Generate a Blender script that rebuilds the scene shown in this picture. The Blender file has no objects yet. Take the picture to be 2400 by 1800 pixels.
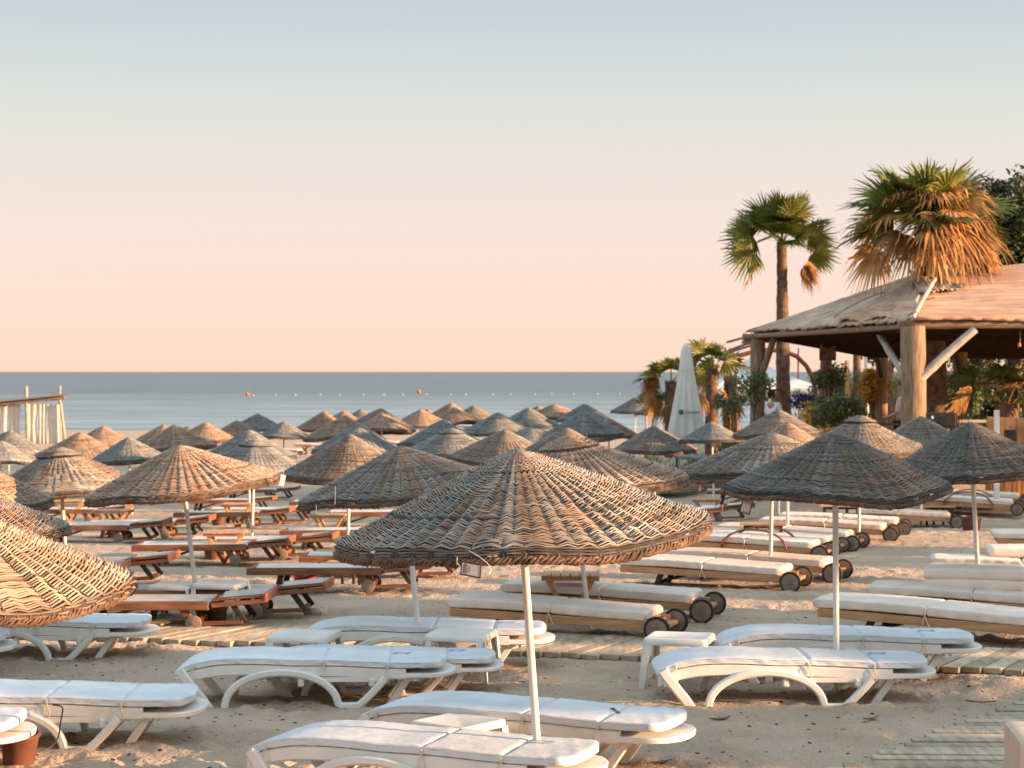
import bpy, bmesh, math, random
import numpy as np
from mathutils import Vector, Matrix, Quaternion

R = math.radians
sc = bpy.context.scene
COL = sc.collection
rnd = random.Random(7)

# ------------------------------------------------------------------ camera
CAM = np.array([0.0, 0.0, 2.3])
FPX = 4800.0                      # focal length in pixels of the 2400 px wide photograph (72 mm lens)
DS = 1.44                         # depths below are noted for a 50 mm lens and stretched to 72 mm
PITCH = math.atan(29 / FPX)
cd = bpy.data.cameras.new("camera")
cam = bpy.data.objects.new("camera", cd)
COL.objects.link(cam)
cam.location = CAM
cam.rotation_euler = (math.pi / 2 - PITCH, 0, 0)
cd.lens = 72
cd.sensor_width = 36
cd.clip_start = 0.1
cd.clip_end = 60000
cd.dof.use_dof = True
cd.dof.focus_distance = 13.0
cd.dof.aperture_fstop = 5.6
sc.camera = cam

# ------------------------------------------------------------------ light
SUN_EL, SUN_AZ = 11.0, -14.0       # azimuth: degrees from +X (right) towards +Y (away from the camera)
w = bpy.data.worlds.new("World")
sc.world = w
w.use_nodes = True
nt = w.node_tree
for n in list(nt.nodes):
    nt.nodes.remove(n)
out = nt.nodes.new("ShaderNodeOutputWorld")
bg = nt.nodes.new("ShaderNodeBackground")
sky = nt.nodes.new("ShaderNodeTexSky")
sky.sky_type = 'NISHITA'
sky.sun_disc = False
sky.sun_elevation = R(SUN_EL)
sky.sun_rotation = R(90 - SUN_AZ)
sky.dust_density = 3.0
sky.ozone_density = 1.5
tc = nt.nodes.new("ShaderNodeTexCoord")
sep = nt.nodes.new("ShaderNodeSeparateXYZ")
ramp = nt.nodes.new("ShaderNodeValToRGB")
nt.links.new(tc.outputs["Generated"], sep.inputs[0])
nt.links.new(sep.outputs["Z"], ramp.inputs[0])
cr = ramp.color_ramp


def lin(r, g, b):
    f = lambda c: (c / 255 / 12.92) if c / 255 <= 0.04045 else ((c / 255 + 0.055) / 1.055) ** 2.4
    return (f(r), f(g), f(b), 1)


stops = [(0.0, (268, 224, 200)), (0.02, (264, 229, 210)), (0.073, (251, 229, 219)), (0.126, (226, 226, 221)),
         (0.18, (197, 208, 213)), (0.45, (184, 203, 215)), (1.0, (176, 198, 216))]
while len(cr.elements) < len(stops):
    cr.elements.new(0.5)
for e, (p, c) in zip(cr.elements, stops):
    e.position = p
    e.color = lin(*c)
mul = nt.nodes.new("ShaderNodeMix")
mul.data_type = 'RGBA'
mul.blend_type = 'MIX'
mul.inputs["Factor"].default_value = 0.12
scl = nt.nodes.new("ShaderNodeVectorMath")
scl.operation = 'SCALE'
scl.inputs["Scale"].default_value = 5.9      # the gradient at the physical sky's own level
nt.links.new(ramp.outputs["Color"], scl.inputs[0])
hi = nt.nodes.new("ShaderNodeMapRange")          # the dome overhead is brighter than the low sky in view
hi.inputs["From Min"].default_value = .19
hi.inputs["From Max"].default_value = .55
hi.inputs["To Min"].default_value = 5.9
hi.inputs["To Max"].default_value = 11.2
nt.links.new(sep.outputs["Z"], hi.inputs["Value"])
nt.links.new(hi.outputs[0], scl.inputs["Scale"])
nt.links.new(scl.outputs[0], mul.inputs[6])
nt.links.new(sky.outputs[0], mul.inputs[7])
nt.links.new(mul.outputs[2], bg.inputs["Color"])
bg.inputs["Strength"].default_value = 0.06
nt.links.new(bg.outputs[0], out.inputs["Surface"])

sd = bpy.data.lights.new("sun", 'SUN')
sd.energy = 5.0
sd.angle = R(0.5)
sd.color = (1.0, 0.59, 0.325)
sun = bpy.data.objects.new("sun", sd)
COL.objects.link(sun)
sdir = Vector((math.cos(R(SUN_AZ)) * math.cos(R(SUN_EL)), math.sin(R(SUN_AZ)) * math.cos(R(SUN_EL)), math.sin(R(SUN_EL))))
sun.rotation_euler = sdir.to_track_quat('Z', 'Y').to_euler()
sun.location = (60, 10, 40)

sc.view_settings.view_transform = 'Standard'
sc.view_settings.look = 'None'
sc.view_settings.gamma = 1
sc.view_settings.exposure = 1.6
sc.view_settings.use_curve_mapping = False


# ------------------------------------------------------------------ pixel -> world
def ray(u, v):
    a, b = (u - 1200) / FPX, (900 - v) / FPX
    ct, st = math.cos(PITCH), math.sin(PITCH)
    return np.array([a, ct + b * st, -st + b * ct])


def px(u, v, d):
    r = ray(u, v)
    return CAM + r * (d * DS / r[1])


_gy = DS * np.array([-50, 13, 16, 19, 22, 26, 30, 38, 46, 60, 80, 97, 125, 160])
_gz = np.array([0, 0, -.05, -.12, -.22, -.42, -.62, -.92, -1.15, -1.38, -1.6, -1.78, -2.3, -3.2])


def sstep(a, b, x):
    t = np.clip((x - a) / (b - a), 0, 1)
    return t * t * (3 - 2 * t)


def ground(x, y):
    x = np.asarray(x, float); y = np.asarray(y, float)
    z = np.interp(y, _gy, _gz)
    y = y / DS
    right = sstep(3.5, 6.5, x - (y - 24) * 0.03) * sstep(23.5, 29, y) * (1 - sstep(52, 62, y))
    return z * (1 - right) + 0.3 * right


def gpx(u, v):
    "point of the ground seen at pixel (u, v)"
    lo, hi = 3.0, 220.0
    r = ray(u, v)
    for _ in range(50):
        m = (lo + hi) / 2
        p = CAM + r * (m / r[1])
        if p[2] > float(ground(p[0], p[1])):
            lo = m
        else:
            hi = m
    p = CAM + r * (lo / r[1])
    return p


# ------------------------------------------------------------------ materials
def mk(name):
    m = bpy.data.materials.new(name)
    m.use_nodes = True
    t = m.node_tree
    b = t.nodes["Principled BSDF"]
    return m, t, b


def pm(name, c1, c2=None, scale=6.0, rough=0.6, bump=0.0, bscale=60.0, stretch=(1, 1, 1), detail=4.0, spec=0.4, lo=0.35, hi=0.65, bstretch=None, trans=0.0, tone=False, metallic=0):
    m, t, b = mk(name)
    N, L = t.nodes, t.links
    b.inputs["Roughness"].default_value = rough
    b.inputs["Specular IOR Level"].default_value = spec
    b.inputs["Metallic"].default_value = metallic
    co = N.new("ShaderNodeTexCoord")
    mp = N.new("ShaderNodeMapping")
    mp.inputs["Scale"].default_value = stretch
    L.new(co.outputs["Object"], mp.inputs[0])
    col = None
    if c2 is not None:
        nz = N.new("ShaderNodeTexNoise")
        nz.inputs["Scale"].default_value = scale
        nz.inputs["Detail"].default_value = detail
        L.new(mp.outputs[0], nz.inputs["Vector"])
        rp = N.new("ShaderNodeValToRGB")
        rp.color_ramp.elements[0].position = lo
        rp.color_ramp.elements[1].position = hi
        rp.color_ramp.elements[0].color = (*c1, 1)
        rp.color_ramp.elements[1].color = (*c2, 1)
        L.new(nz.outputs["Fac"], rp.inputs[0])
        col = rp.outputs[0]
    else:
        rgb = N.new("ShaderNodeRGB")
        rgb.outputs[0].default_value = (*c1, 1)
        col = rgb.outputs[0]
    if tone:
        at = N.new("ShaderNodeAttribute")
        at.attribute_name = "tone"
        mx = N.new("ShaderNodeVectorMath")
        mx.operation = 'SCALE'
        L.new(col, mx.inputs[0])
        L.new(at.outputs["Fac"], mx.inputs["Scale"])
        col = mx.outputs[0]
    L.new(col, b.inputs["Base Color"])
    if bump:
        n2 = N.new("ShaderNodeTexNoise")
        n2.inputs["Scale"].default_value = bscale
        n2.inputs["Detail"].default_value = 5
        if bstretch:
            m2 = N.new("ShaderNodeMapping")
            m2.inputs["Scale"].default_value = bstretch
            L.new(co.outputs["Object"], m2.inputs[0])
            L.new(m2.outputs[0], n2.inputs["Vector"])
        else:
            L.new(mp.outputs[0], n2.inputs["Vector"])
        bp = N.new("ShaderNodeBump")
        bp.inputs["Strength"].default_value = bump
        bp.inputs["Distance"].default_value = 0.02
        L.new(n2.outputs["Fac"], bp.inputs["Height"])
        L.new(bp.outputs[0], b.inputs["Normal"])
    if trans:
        tr = N.new("ShaderNodeBsdfTranslucent")
        L.new(col, tr.inputs["Color"])
        ms = N.new("ShaderNodeMixShader")
        ms.inputs[0].default_value = trans
        o = N["Material Output"]
        L.new(b.outputs[0], ms.inputs[1])
        L.new(tr.outputs[0], ms.inputs[2])
        L.new(ms.outputs[0], o.inputs["Surface"])
    return m


M = {}
def wicker(name, a, b2):
    m, t, b = mk(name)
    N, L = t.nodes, t.links
    b.inputs["Roughness"].default_value = .75
    b.inputs["Specular IOR Level"].default_value = .3
    hu = N.new("ShaderNodeAttribute"); hu.attribute_name = "hue"
    to = N.new("ShaderNodeAttribute"); to.attribute_name = "tone"
    mx = N.new("ShaderNodeMix"); mx.data_type = 'RGBA'
    mx.inputs[6].default_value = (*a, 1); mx.inputs[7].default_value = (*b2, 1)
    L.new(hu.outputs["Fac"], mx.inputs[0])
    sc_ = N.new("ShaderNodeVectorMath"); sc_.operation = 'SCALE'
    L.new(mx.outputs[2], sc_.inputs[0]); L.new(to.outputs["Fac"], sc_.inputs["Scale"])
    L.new(sc_.outputs[0], b.inputs["Base Color"])
    return m


M['wicker_grey'] = wicker('wicker_grey', (.30, .297, .27), (.30, .19, .122))
M['wicker_tan'] = wicker('wicker_tan', (.44, .35, .27), (.42, .25, .155))
M['wicker_dark'] = wicker('wicker_dark', (.20, .205, .195), (.215, .15, .105))
M['wicker_teal'] = wicker('wicker_teal', (.285, .315, .315), (.27, .245, .21))
M['rim'] = pm('wicker_rim', (.075, .042, .026), (.21, .125, .075), 9, .8, .4, 60, spec=.3)
M['pole'] = pm('painted_pole', (.62, .58, .53), (.74, .70, .65), 8, .4, .1, 30, stretch=(1, 1, .3))
M['plastic'] = pm('white_plastic', (.66, .62, .56), (.76, .72, .66), 4, .38, .05, 20)
M['canvas_white'] = pm('white_vinyl', (.55, .575, .60), (.645, .67, .69), 3, .5, .5, 9, bstretch=(1, 2.2, 2))
M['piping'] = pm('vinyl_piping', (.60, .58, .55), (.70, .68, .64), 20, .5)
M['canvas_cream'] = pm('cream_canvas', (.66, .545, .45), (.76, .64, .535), 4, .8, .3, 8, bstretch=(1, 2, 2))
M['canvas_beige'] = pm('beige_canvas', (.50, .37, .28), (.58, .44, .34), 6, .85, .3, 12)
M['sling'] = pm('sling_fabric', (.50, .46, .41), (.60, .55, .50), 5, .85, .25, 60)
M['wood_brown'] = pm('stained_wood', (.15, .055, .027), (.29, .12, .058), 3, .55, .35, 12, stretch=(1.2, 14, 14))
M['wood_light'] = pm('pine_wood', (.38, .19, .08), (.56, .31, .15), 3, .55, .35, 12, stretch=(1.2, 14, 14))
M['wood_dark'] = pm('dark_wood', (.022, .016, .013), (.05, .035, .027), 4, .6, .3, 20, stretch=(2, 8, 8))
M['rubber'] = pm('black_rubber', (.012, .012, .014), (.022, .022, .024), 10, .7)
M['wheel_disc'] = pm('wheel_disc', (.16, .12, .09), (.27, .20, .14), 7, .7, .2, 30)
M['plank'] = pm('weathered_plank', (.36, .275, .185), (.52, .42, .30), 2.5, .85, .6, 14, tone=True, stretch=(8, 1.2, 8))
M['terracotta'] = pm('terracotta', (.30, .10, .055), (.42, .16, .09), 5, .7, .1, 40)
M['bucket_dark'] = pm('dark_plastic', (.085, .032, .02), (.14, .058, .035), 6, .5)
M['red'] = pm('red_plastic', (.45, .02, .02), (.55, .04, .03), 6, .4)
M['blue'] = pm('blue_paint', (.03, .085, .13), (.05, .12, .17), 6, .6)
M['black'] = pm('black_paint', (.008, .008, .009), (.016, .015, .015), 9, .5)
M['cord'] = pm('string', (.62, .52, .40), (.72, .6, .48), 30, .8)
M['logo_blue'] = pm('blue_print', (.20, .36, .60), (.26, .43, .66), 20, .6)
M['ink'] = pm('brown_ink', (.20, .035, .03), (.26, .05, .04), 20, .6)
M['card'] = pm('tag_card', (.62, .50, .42), (.70, .58, .50), 14, .6)
M['card_white'] = pm('white_card', (.66, .64, .64), (.74, .72, .71), 14, .6)
M['log'] = pm('weathered_log', (.17, .11, .07), (.34, .235, .15), 3, .85, .6, 10, stretch=(9, 9, .9))
M['log_x'] = pm('weathered_beam', (.16, .10, .065), (.34, .235, .16), 3, .85, .6, 10, stretch=(.9, 9, 9))
M['pole_grey'] = pm('grey_pole', (.30, .26, .22), (.42, .37, .31), 6, .8, .3, 14)
M['rust'] = pm('rusty_iron', (.13, .05, .022), (.22, .09, .04), 9, .75, .3, 30)
M['white_cloth'] = pm('white_cloth', (.70, .69, .65), (.78, .77, .73), 2, .85, .2, 6, trans=.15)
M['gauze'] = pm('curtain_gauze', (.74, .66, .58), (.82, .75, .68), 3, .9, .3, 10, trans=.25)
M['trunk'] = pm('palm_bark', (.085, .05, .032), (.20, .12, .075), 8, .9, 1.0, 9, bstretch=(3, 3, 9))
M['bark'] = pm('bark', (.07, .05, .035), (.14, .10, .07), 9, .9, .8, 14, bstretch=(4, 4, 1))
M['leaf'] = pm('palm_leaf', (.085, .115, .016), (.20, .20, .04), 2, .45, 0, trans=.25, tone=True)
M['leaf_dead'] = pm('dead_palm_leaf', (.36, .17, .05), (.60, .33, .12), 2, .7, 0, trans=.25, tone=True)
M['foliage'] = pm('tree_leaf', (.03, .05, .013), (.075, .09, .025), 1.2, .55, 0, trans=.2, tone=True)
M['shrub'] = pm('shrub_leaf', (.09, .125, .05), (.19, .22, .09), 3, .5, 0, trans=.2, tone=True)
M['reed'] = pm('reed_leaf', (.09, .115, .03), (.20, .22, .08), 2, .6, 0, trans=.25, tone=True)
M['grass'] = pm('beach_grass', (.10, .11, .025), (.22, .21, .06), 2, .6, 0, trans=.25, tone=True)
M['bloom'] = pm('yellow_bloom', (.50, .26, .03), (.60, .36, .06), 6, .6, 0, trans=.2, tone=True)
M['violet'] = pm('violet_bloom', (.10, .07, .25), (.17, .12, .36), 6, .6, 0, trans=.2, tone=True)
M['skin'] = pm('skin', (.30, .17, .11), (.36, .21, .14), 8, .5)
M['hair'] = pm('hair', (.010, .008, .007), (.018, .014, .012), 20, .5)
M['shirt_white'] = pm('white_shirt', (.62, .62, .62), (.70, .70, .70), 6, .85)
M['shirt_beige'] = pm('beige_shirt', (.45, .38, .32), (.52, .44, .37), 6, .85)
M['trousers'] = pm('dark_trousers', (.02, .022, .03), (.035, .037, .045), 6, .85)
M['buoy'] = pm('buoy_orange', (.55, .13, .03), (.62, .18, .05), 3, .4)
M['float'] = pm('white_float', (.70, .68, .64), (.75, .73, .70), 3, .4)
M['green_logo'] = pm('green_print', (.01, .14, .10), (.02, .18, .13), 20, .6)
M['dark_print'] = pm('dark_print', (.02, .03, .03), (.03, .04, .04), 20, .6)
M['dark_glass'] = pm('dark_glass', (.01, .012, .014), (.016, .018, .02), 4, .15)
M['bottle'] = pm('bottle_glass', (.05, .045, .03), (.16, .12, .08), 9, .2)


def reed_mat(name, c1, c2, axis):
    "split-reed matting: thin parallel stalks across the given object axis"
    m, t, b = mk(name)
    N, L = t.nodes, t.links
    b.inputs["Roughness"].default_value = .8
    b.inputs["Specular IOR Level"].default_value = .25
    co = N.new("ShaderNodeTexCoord")
    uv = co.outputs["UV"]
    mp = N.new("ShaderNodeMapping")
    mp.inputs["Scale"].default_value = (42, 1.6, 1) if axis == 0 else (1.6, 42, 1)
    L.new(uv, mp.inputs[0])
    nz = N.new("ShaderNodeTexNoise")
    nz.inputs["Scale"].default_value = 1.0
    nz.inputs["Detail"].default_value = 3
    L.new(mp.outputs[0], nz.inputs["Vector"])
    big = N.new("ShaderNodeTexNoise")
    big.inputs["Scale"].default_value = 1.1
    big.inputs["Detail"].default_value = 4
    L.new(uv, big.inputs["Vector"])
    add = N.new("ShaderNodeMath")
    add.operation = 'MULTIPLY_ADD'
    add.inputs[1].default_value = .45
    L.new(big.outputs["Fac"], add.inputs[0])
    mm = N.new("ShaderNodeMath"); mm.operation = 'MULTIPLY'; mm.inputs[1].default_value = .6
    L.new(nz.outputs["Fac"], mm.inputs[0])
    L.new(mm.outputs[0], add.inputs[2])
    rp = N.new("ShaderNodeValToRGB")
    rp.color_ramp.elements[0].position = .40
    rp.color_ramp.elements[1].position = .62
    rp.color_ramp.elements[0].color = (*c1, 1)
    rp.color_ramp.elements[1].color = (*c2, 1)
    L.new(add.outputs[0], rp.inputs[0])
    L.new(rp.outputs[0], b.inputs["Base Color"])
    bp = N.new("ShaderNodeBump")
    bp.inputs["Strength"].default_value = .7
    bp.inputs["Distance"].default_value = .03
    L.new(nz.outputs["Fac"], bp.inputs["Height"])
    L.new(bp.outputs[0], b.inputs["Normal"])
    return m


M['shade_ceiling'] = pm('shade_dark_reed', (.022, .014, .010), (.05, .032, .022), 6, 1.0, .5, 14, spec=0)  # near-black colour stands in for the shade under the hut roof
M['reed_roof'] = reed_mat('reed_matting', (.36, .20, .12), (.62, .40, .26), 1)
M['reed_grey'] = reed_mat('grey_reed_matting', (.33, .235, .165), (.62, .465, .335), 0)
M['reed_screen'] = reed_mat('reed_screen', (.26, .11, .045), (.44, .22, .10), 0)


# ------------------------------------------------------------------ mesh builder
def unit(v):
    n = np.linalg.norm(v)
    return v / n if n else v


class MB:
    def __init__(s):
        s.v, s.f, s.t, s.n = [], [], [], 0

    def add(s, verts, faces, tone=1.0):
        verts = np.asarray(verts, float).reshape(-1, 3)
        s.v.append(verts)
        o = s.n
        s.f.extend([tuple(i + o for i in f) for f in faces])
        s.t.append(np.full(len(verts), tone) if np.isscalar(tone) else np.asarray(tone, float))
        s.n += len(verts)

    def box(s, c, size, rot=None, ch=None, tone=1.0):
        "box with chamfered edges"
        hx, hy, hz = [d / 2 for d in size]
        c0 = min(hx, hy, hz)
        k = min(ch if ch is not None else .006, c0 * .45)
        vs, idx = [], {}
        for sx in (-1, 1):
            for sy in (-1, 1):
                for sz in (-1, 1):
                    for ax in range(3):
                        p = [sx * hx, sy * hy, sz * hz]
                        for a2 in range(3):
                            if a2 != ax:
                                p[a2] -= k * (sx, sy, sz)[a2]
                        idx[(sx, sy, sz, ax)] = len(vs)
                        vs.append(p)
        fs = []
        g = lambda *a: idx[a]
        for ax in range(3):
            for sg in (-1, 1):
                o = [a for a in range(3) if a != ax]
                q = []
                for (p1, p2) in ((-1, -1), (1, -1), (1, 1), (-1, 1)):
                    sgn = [0, 0, 0]; sgn[ax] = sg; sgn[o[0]] = p1; sgn[o[1]] = p2
                    q.append(g(*sgn, ax))
                flip = (sg < 0) != (ax == 1)
                fs.append(tuple(reversed(q)) if flip else tuple(q))
        for ax in range(3):           # edge chamfers along axis ax
            o = [a for a in range(3) if a != ax]
            for p1 in (-1, 1):
                for p2 in (-1, 1):
                    q = []
                    for (e, which) in ((-1, o[0]), (1, o[0]), (1, o[1]), (-1, o[1])):
                        sgn = [0, 0, 0]; sgn[ax] = e; sgn[o[0]] = p1; sgn[o[1]] = p2
                        q.append(g(*sgn, which))
                    fs.append(tuple(q))
        for sx in (-1, 1):
            for sy in (-1, 1):
                for sz in (-1, 1):
                    fs.append(tuple(g(sx, sy, sz, a) for a in range(3)))
        vs = np.array(vs)
        if rot is not None:
            vs = vs @ np.array(rot).T
        s.add(vs + np.array(c), fs, tone)

    def bar(s, a, b, wy, th, up=(0, 0, 1), ch=.005, tone=1.0):
        "rectangular bar from a to b: th in the direction closest to up, wy across"
        a, b = np.array(a, float), np.array(b, float)
        x = unit(b - a)
        y = np.cross(np.array(up, float), x)
        if np.linalg.norm(y) < 1e-4:
            y = np.cross(np.array([1., 0, 0]), x)
        y = unit(y)
        z = np.cross(x, y)
        s.box((a + b) / 2, (np.linalg.norm(b - a), wy, th), np.array([x, y, z]).T, ch, tone)

    def tube(s, pts, rad, n=8, cap=True, closed=False, tone=1.0, flat=1.0):
        P = np.asarray(pts, float)
        k = len(P)
        rad = np.full(k, rad) if np.isscalar(rad) else np.asarray(rad, float)
        if closed:
            T = np.roll(P, -1, 0) - np.roll(P, 1, 0)
        else:
            T = np.gradient(P, axis=0)
        T /= np.linalg.norm(T, axis=1)[:, None] + 1e-12
        ref = np.array([0, 0, 1.]) if abs(T[0][2]) < .9 else np.array([1., 0, 0])
        u = unit(np.cross(T[0], ref))
        U = []
        for i in range(k):
            u = unit(u - T[i] * np.dot(u, T[i]))
            U.append(u)
        U = np.array(U)
        V = np.cross(T, U)
        a = np.linspace(0, 2 * np.pi, n, endpoint=False)
        ring = P[:, None, :] + rad[:, None, None] * (np.cos(a)[None, :, None] * U[:, None, :] + flat * np.sin(a)[None, :, None] * V[:, None, :])
        fs = []
        m = k if closed else k - 1
        for i in range(m):
            i2 = (i + 1) % k
            for j in range(n):
                j2 = (j + 1) % n
                fs.append((i * n + j, i * n + j2, i2 * n + j2, i2 * n + j))
        if cap and not closed:
            fs.append(tuple(reversed(range(n))))
            fs.append(tuple((k - 1) * n + j for j in range(n)))
        s.add(ring.reshape(-1, 3), fs, tone)

    def loft(s, secs, cap=True, tone=1.0):
        "sections: list of equal-length closed loops"
        S = np.asarray(secs, float)
        k, n = S.shape[0], S.shape[1]
        fs = []
        for i in range(k - 1):
            for j in range(n):
                j2 = (j + 1) % n
                fs.append((i * n + j, i * n + j2, (i + 1) * n + j2, (i + 1) * n + j))
        if cap:
            fs.append(tuple(reversed(range(n))))
            fs.append(tuple((k - 1) * n + j for j in range(n)))
        s.add(S.reshape(-1, 3), fs, tone)

    def lathe(s, prof, n=24, tone=1.0, c=(0, 0, 0)):
        a = np.linspace(0, 2 * np.pi, n, endpoint=False)
        secs = [[(c[0] + r * math.cos(t), c[1] + r * math.sin(t), c[2] + z) for t in a] for r, z in prof]
        s.loft(secs, True, tone)

    def sweep_xz(s, pts, y, wy, th, tone=1.0):
        "flat band swept along a path in the xz plane"
        P = np.asarray(pts, float)
        T = np.gradient(P, axis=0)
        T /= np.linalg.norm(T, axis=1)[:, None]
        Nn = np.stack([-T[:, 1], T[:, 0]], 1)
        k = min(.012, th * .25, wy * .25)
        prof = []
        for (sy, sn) in ((-1, -1), (1, -1), (1, 1), (-1, 1)):
            prof.append((sy * (wy / 2), sn * (th / 2)))
        ring = []
        for (py, pn) in prof:
            a = (py, pn - math.copysign(k, pn)); b_ = (py - math.copysign(k, py), pn)
            ring.extend([a, b_] if (py * pn > 0) else [b_, a])
        ring = ring
        secs = []
        for i in range(len(P)):
            secs.append([(P[i][0] + Nn[i][0] * pn, y + py, P[i][1] + Nn[i][1] * pn) for (py, pn) in ring])
        s.loft(secs, True, tone)

    def build(s, name, mat, parent=None, smooth=True, tone=False, autos=35):
        me = bpy.data.meshes.new(name)
        V = np.concatenate(s.v) if s.v else np.zeros((0, 3))
        me.from_pydata(V.tolist(), [], s.f)
        if tone:
            at = me.attributes.new("tone", 'FLOAT', 'POINT')
            at.data.foreach_set("value", np.concatenate(s.t).astype(np.float32))
        fix = bmesh.new()
        fix.from_mesh(me)
        bmesh.ops.recalc_face_normals(fix, faces=fix.faces)
        fix.to_mesh(me)
        fix.free()
        if smooth:
            me.polygons.foreach_set("use_smooth", [True] * len(me.polygons))
            if autos:
                me.set_sharp_from_angle(angle=R(autos))
        me.materials.append(mat)
        return link(name, me, parent)


def grid_mesh(name, V, rows, cols, mat, tone=None, smooth=True, uv=None):
    "fast regular grid mesh"
    me = bpy.data.meshes.new(name)
    V = np.asarray(V, np.float32).reshape(-1, 3)
    i = np.arange(rows - 1)[:, None] * cols + np.arange(cols - 1)[None, :]
    q = np.stack([i, i + 1, i + cols + 1, i + cols], -1).reshape(-1, 4)
    me.vertices.add(len(V)); me.vertices.foreach_set("co", V.ravel())
    me.loops.add(q.size); me.loops.foreach_set("vertex_index", q.ravel().astype(np.int32))
    me.polygons.add(len(q))
    me.polygons.foreach_set("loop_start", np.arange(0, q.size, 4, dtype=np.int32))
    me.update(calc_edges=True)
    if uv is not None:
        ul = me.uv_layers.new(name="UVMap")
        ul.data.foreach_set("uv", np.asarray(uv, np.float32).reshape(-1, 2)[q.ravel()].ravel())
    me.polygons.foreach_set("use_smooth", [smooth] * len(q))
    me.materials.append(mat)
    return me


def quads_mesh(name, V, Q, mat, tone=None, smooth=False):
    me = bpy.data.meshes.new(name)
    V = np.asarray(V, np.float32).reshape(-1, 3)
    Q = np.asarray(Q, np.int32)
    n = Q.shape[1]
    me.vertices.add(len(V)); me.vertices.foreach_set("co", V.ravel())
    me.loops.add(Q.size); me.loops.foreach_set("vertex_index", Q.ravel())
    me.polygons.add(len(Q))
    me.polygons.foreach_set("loop_start", np.arange(0, Q.size, n, dtype=np.int32))
    me.update(calc_edges=True)
    me.polygons.foreach_set("use_smooth", [smooth] * len(Q))
    if tone is not None:
        tone = np.asarray(tone, np.float32)
        for nm, val in (("tone", tone if tone.ndim == 1 else tone[0]),) + ((("hue", tone[1]),) if tone.ndim == 2 else ()):
            at = me.attributes.new(nm, 'FLOAT', 'POINT')
            at.data.foreach_set("value", np.ascontiguousarray(val))
    me.materials.append(mat)
    return me


def link(name, data, parent=None, loc=None):
    o = bpy.data.objects.new(name, data)
    COL.objects.link(o)
    if parent is not None:
        o.parent = parent
    if loc is not None:
        o.location = loc
    return o


def tag(o, label=None, cat=None, group=None, kind=None):
    if label: o['label'] = label
    if cat: o['category'] = cat
    if group: o['group'] = group
    if kind: o['kind'] = kind
    return o


def thing(name, label, cat, loc=(0, 0, 0), yaw=0, group=None, scale=1):
    o = link(name, None)
    o.location = [float(c) for c in loc]
    o.rotation_euler = (0, 0, R(yaw))
    o.scale = (scale,) * 3
    return tag(o, label, cat, group)


def copy_tree(o, parent=None):
    c = o.copy()
    COL.objects.link(c)
    if parent is not None:
        c.parent = parent
    for ch in list(o.children):
        copy_tree(ch, c)
    return c


def text_mesh(name, body, size, mat, parent, loc, rot, extrude=.0008):
    cu = bpy.data.curves.new(name + "_curve", 'FONT')
    cu.body = body
    cu.size = size
    cu.align_x = 'CENTER'; cu.align_y = 'CENTER'
    cu.extrude = extrude
    tmp = bpy.data.objects.new(name + "_tmp", cu)
    COL.objects.link(tmp)
    dg = bpy.context.evaluated_depsgraph_get()
    me = bpy.data.meshes.new_from_object(tmp.evaluated_get(dg))
    bpy.data.objects.remove(tmp)
    bpy.data.curves.remove(cu)
    me.materials.clear()
    me.materials.append(mat)
    o = link(name, me, parent)
    o.location = loc
    o.rotation_euler = rot
    return o


# value noise
_perm = np.random.RandomState(3).rand(256, 256)


def vnoise(x, y):
    xi, yi = np.floor(x).astype(int), np.floor(y).astype(int)
    fx, fy = x - xi, y - yi
    fx = fx * fx * (3 - 2 * fx); fy = fy * fy * (3 - 2 * fy)
    g = lambda a, b: _perm[a % 256, b % 256]
    return (g(xi, yi) * (1 - fx) + g(xi + 1, yi) * fx) * (1 - fy) + (g(xi, yi + 1) * (1 - fx) + g(xi + 1, yi + 1) * fx) * fy - .5


def fbm(x, y, oct=4):
    s, a = 0, 1.0
    for k in range(oct):
        s = s + a * vnoise(x + 17.3 * k, y + 9.1 * k)
        x, y, a = x * 2.03, y * 2.03, a * .5
    return s

# ================================================================== the setting
# ---- sand: one sheet, fine near the camera, reaching under the water
rs = np.random.RandomState(11)
tcore = np.linspace(-.33, .33, 700)
tout = .33 + (np.linspace(0, 1, 26)[1:] ** 2.2) * 5.5
T = np.concatenate([-tout[::-1], tcore, tout])
ys = [-40, -25, -14, -8, -4, -1, 1, 2.2, 3.2, 4.0]
y = 4.0
while y < 220:
    y *= 1.0045
    ys.append(y)
Y = np.array(ys)
XX = T[None, :] * (np.maximum(Y, 2.0)[:, None] + 6)
YY = np.repeat(Y[:, None], len(T), 1)
Z = ground(XX, YY)
near = 1 - sstep(24, 55, YY)
Z = Z + .032 * fbm(XX * .55, YY * .55, 3) * (.35 + .65 * near)
Z = Z + .024 * fbm(XX * 2.3 + 5, YY * 2.3, 3) * (1 - sstep(20, 45, YY))
Z = Z + .016 * fbm(XX * 7.5 + 9, YY * 7.5, 2) * (1 - sstep(14, 24, YY))
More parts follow.
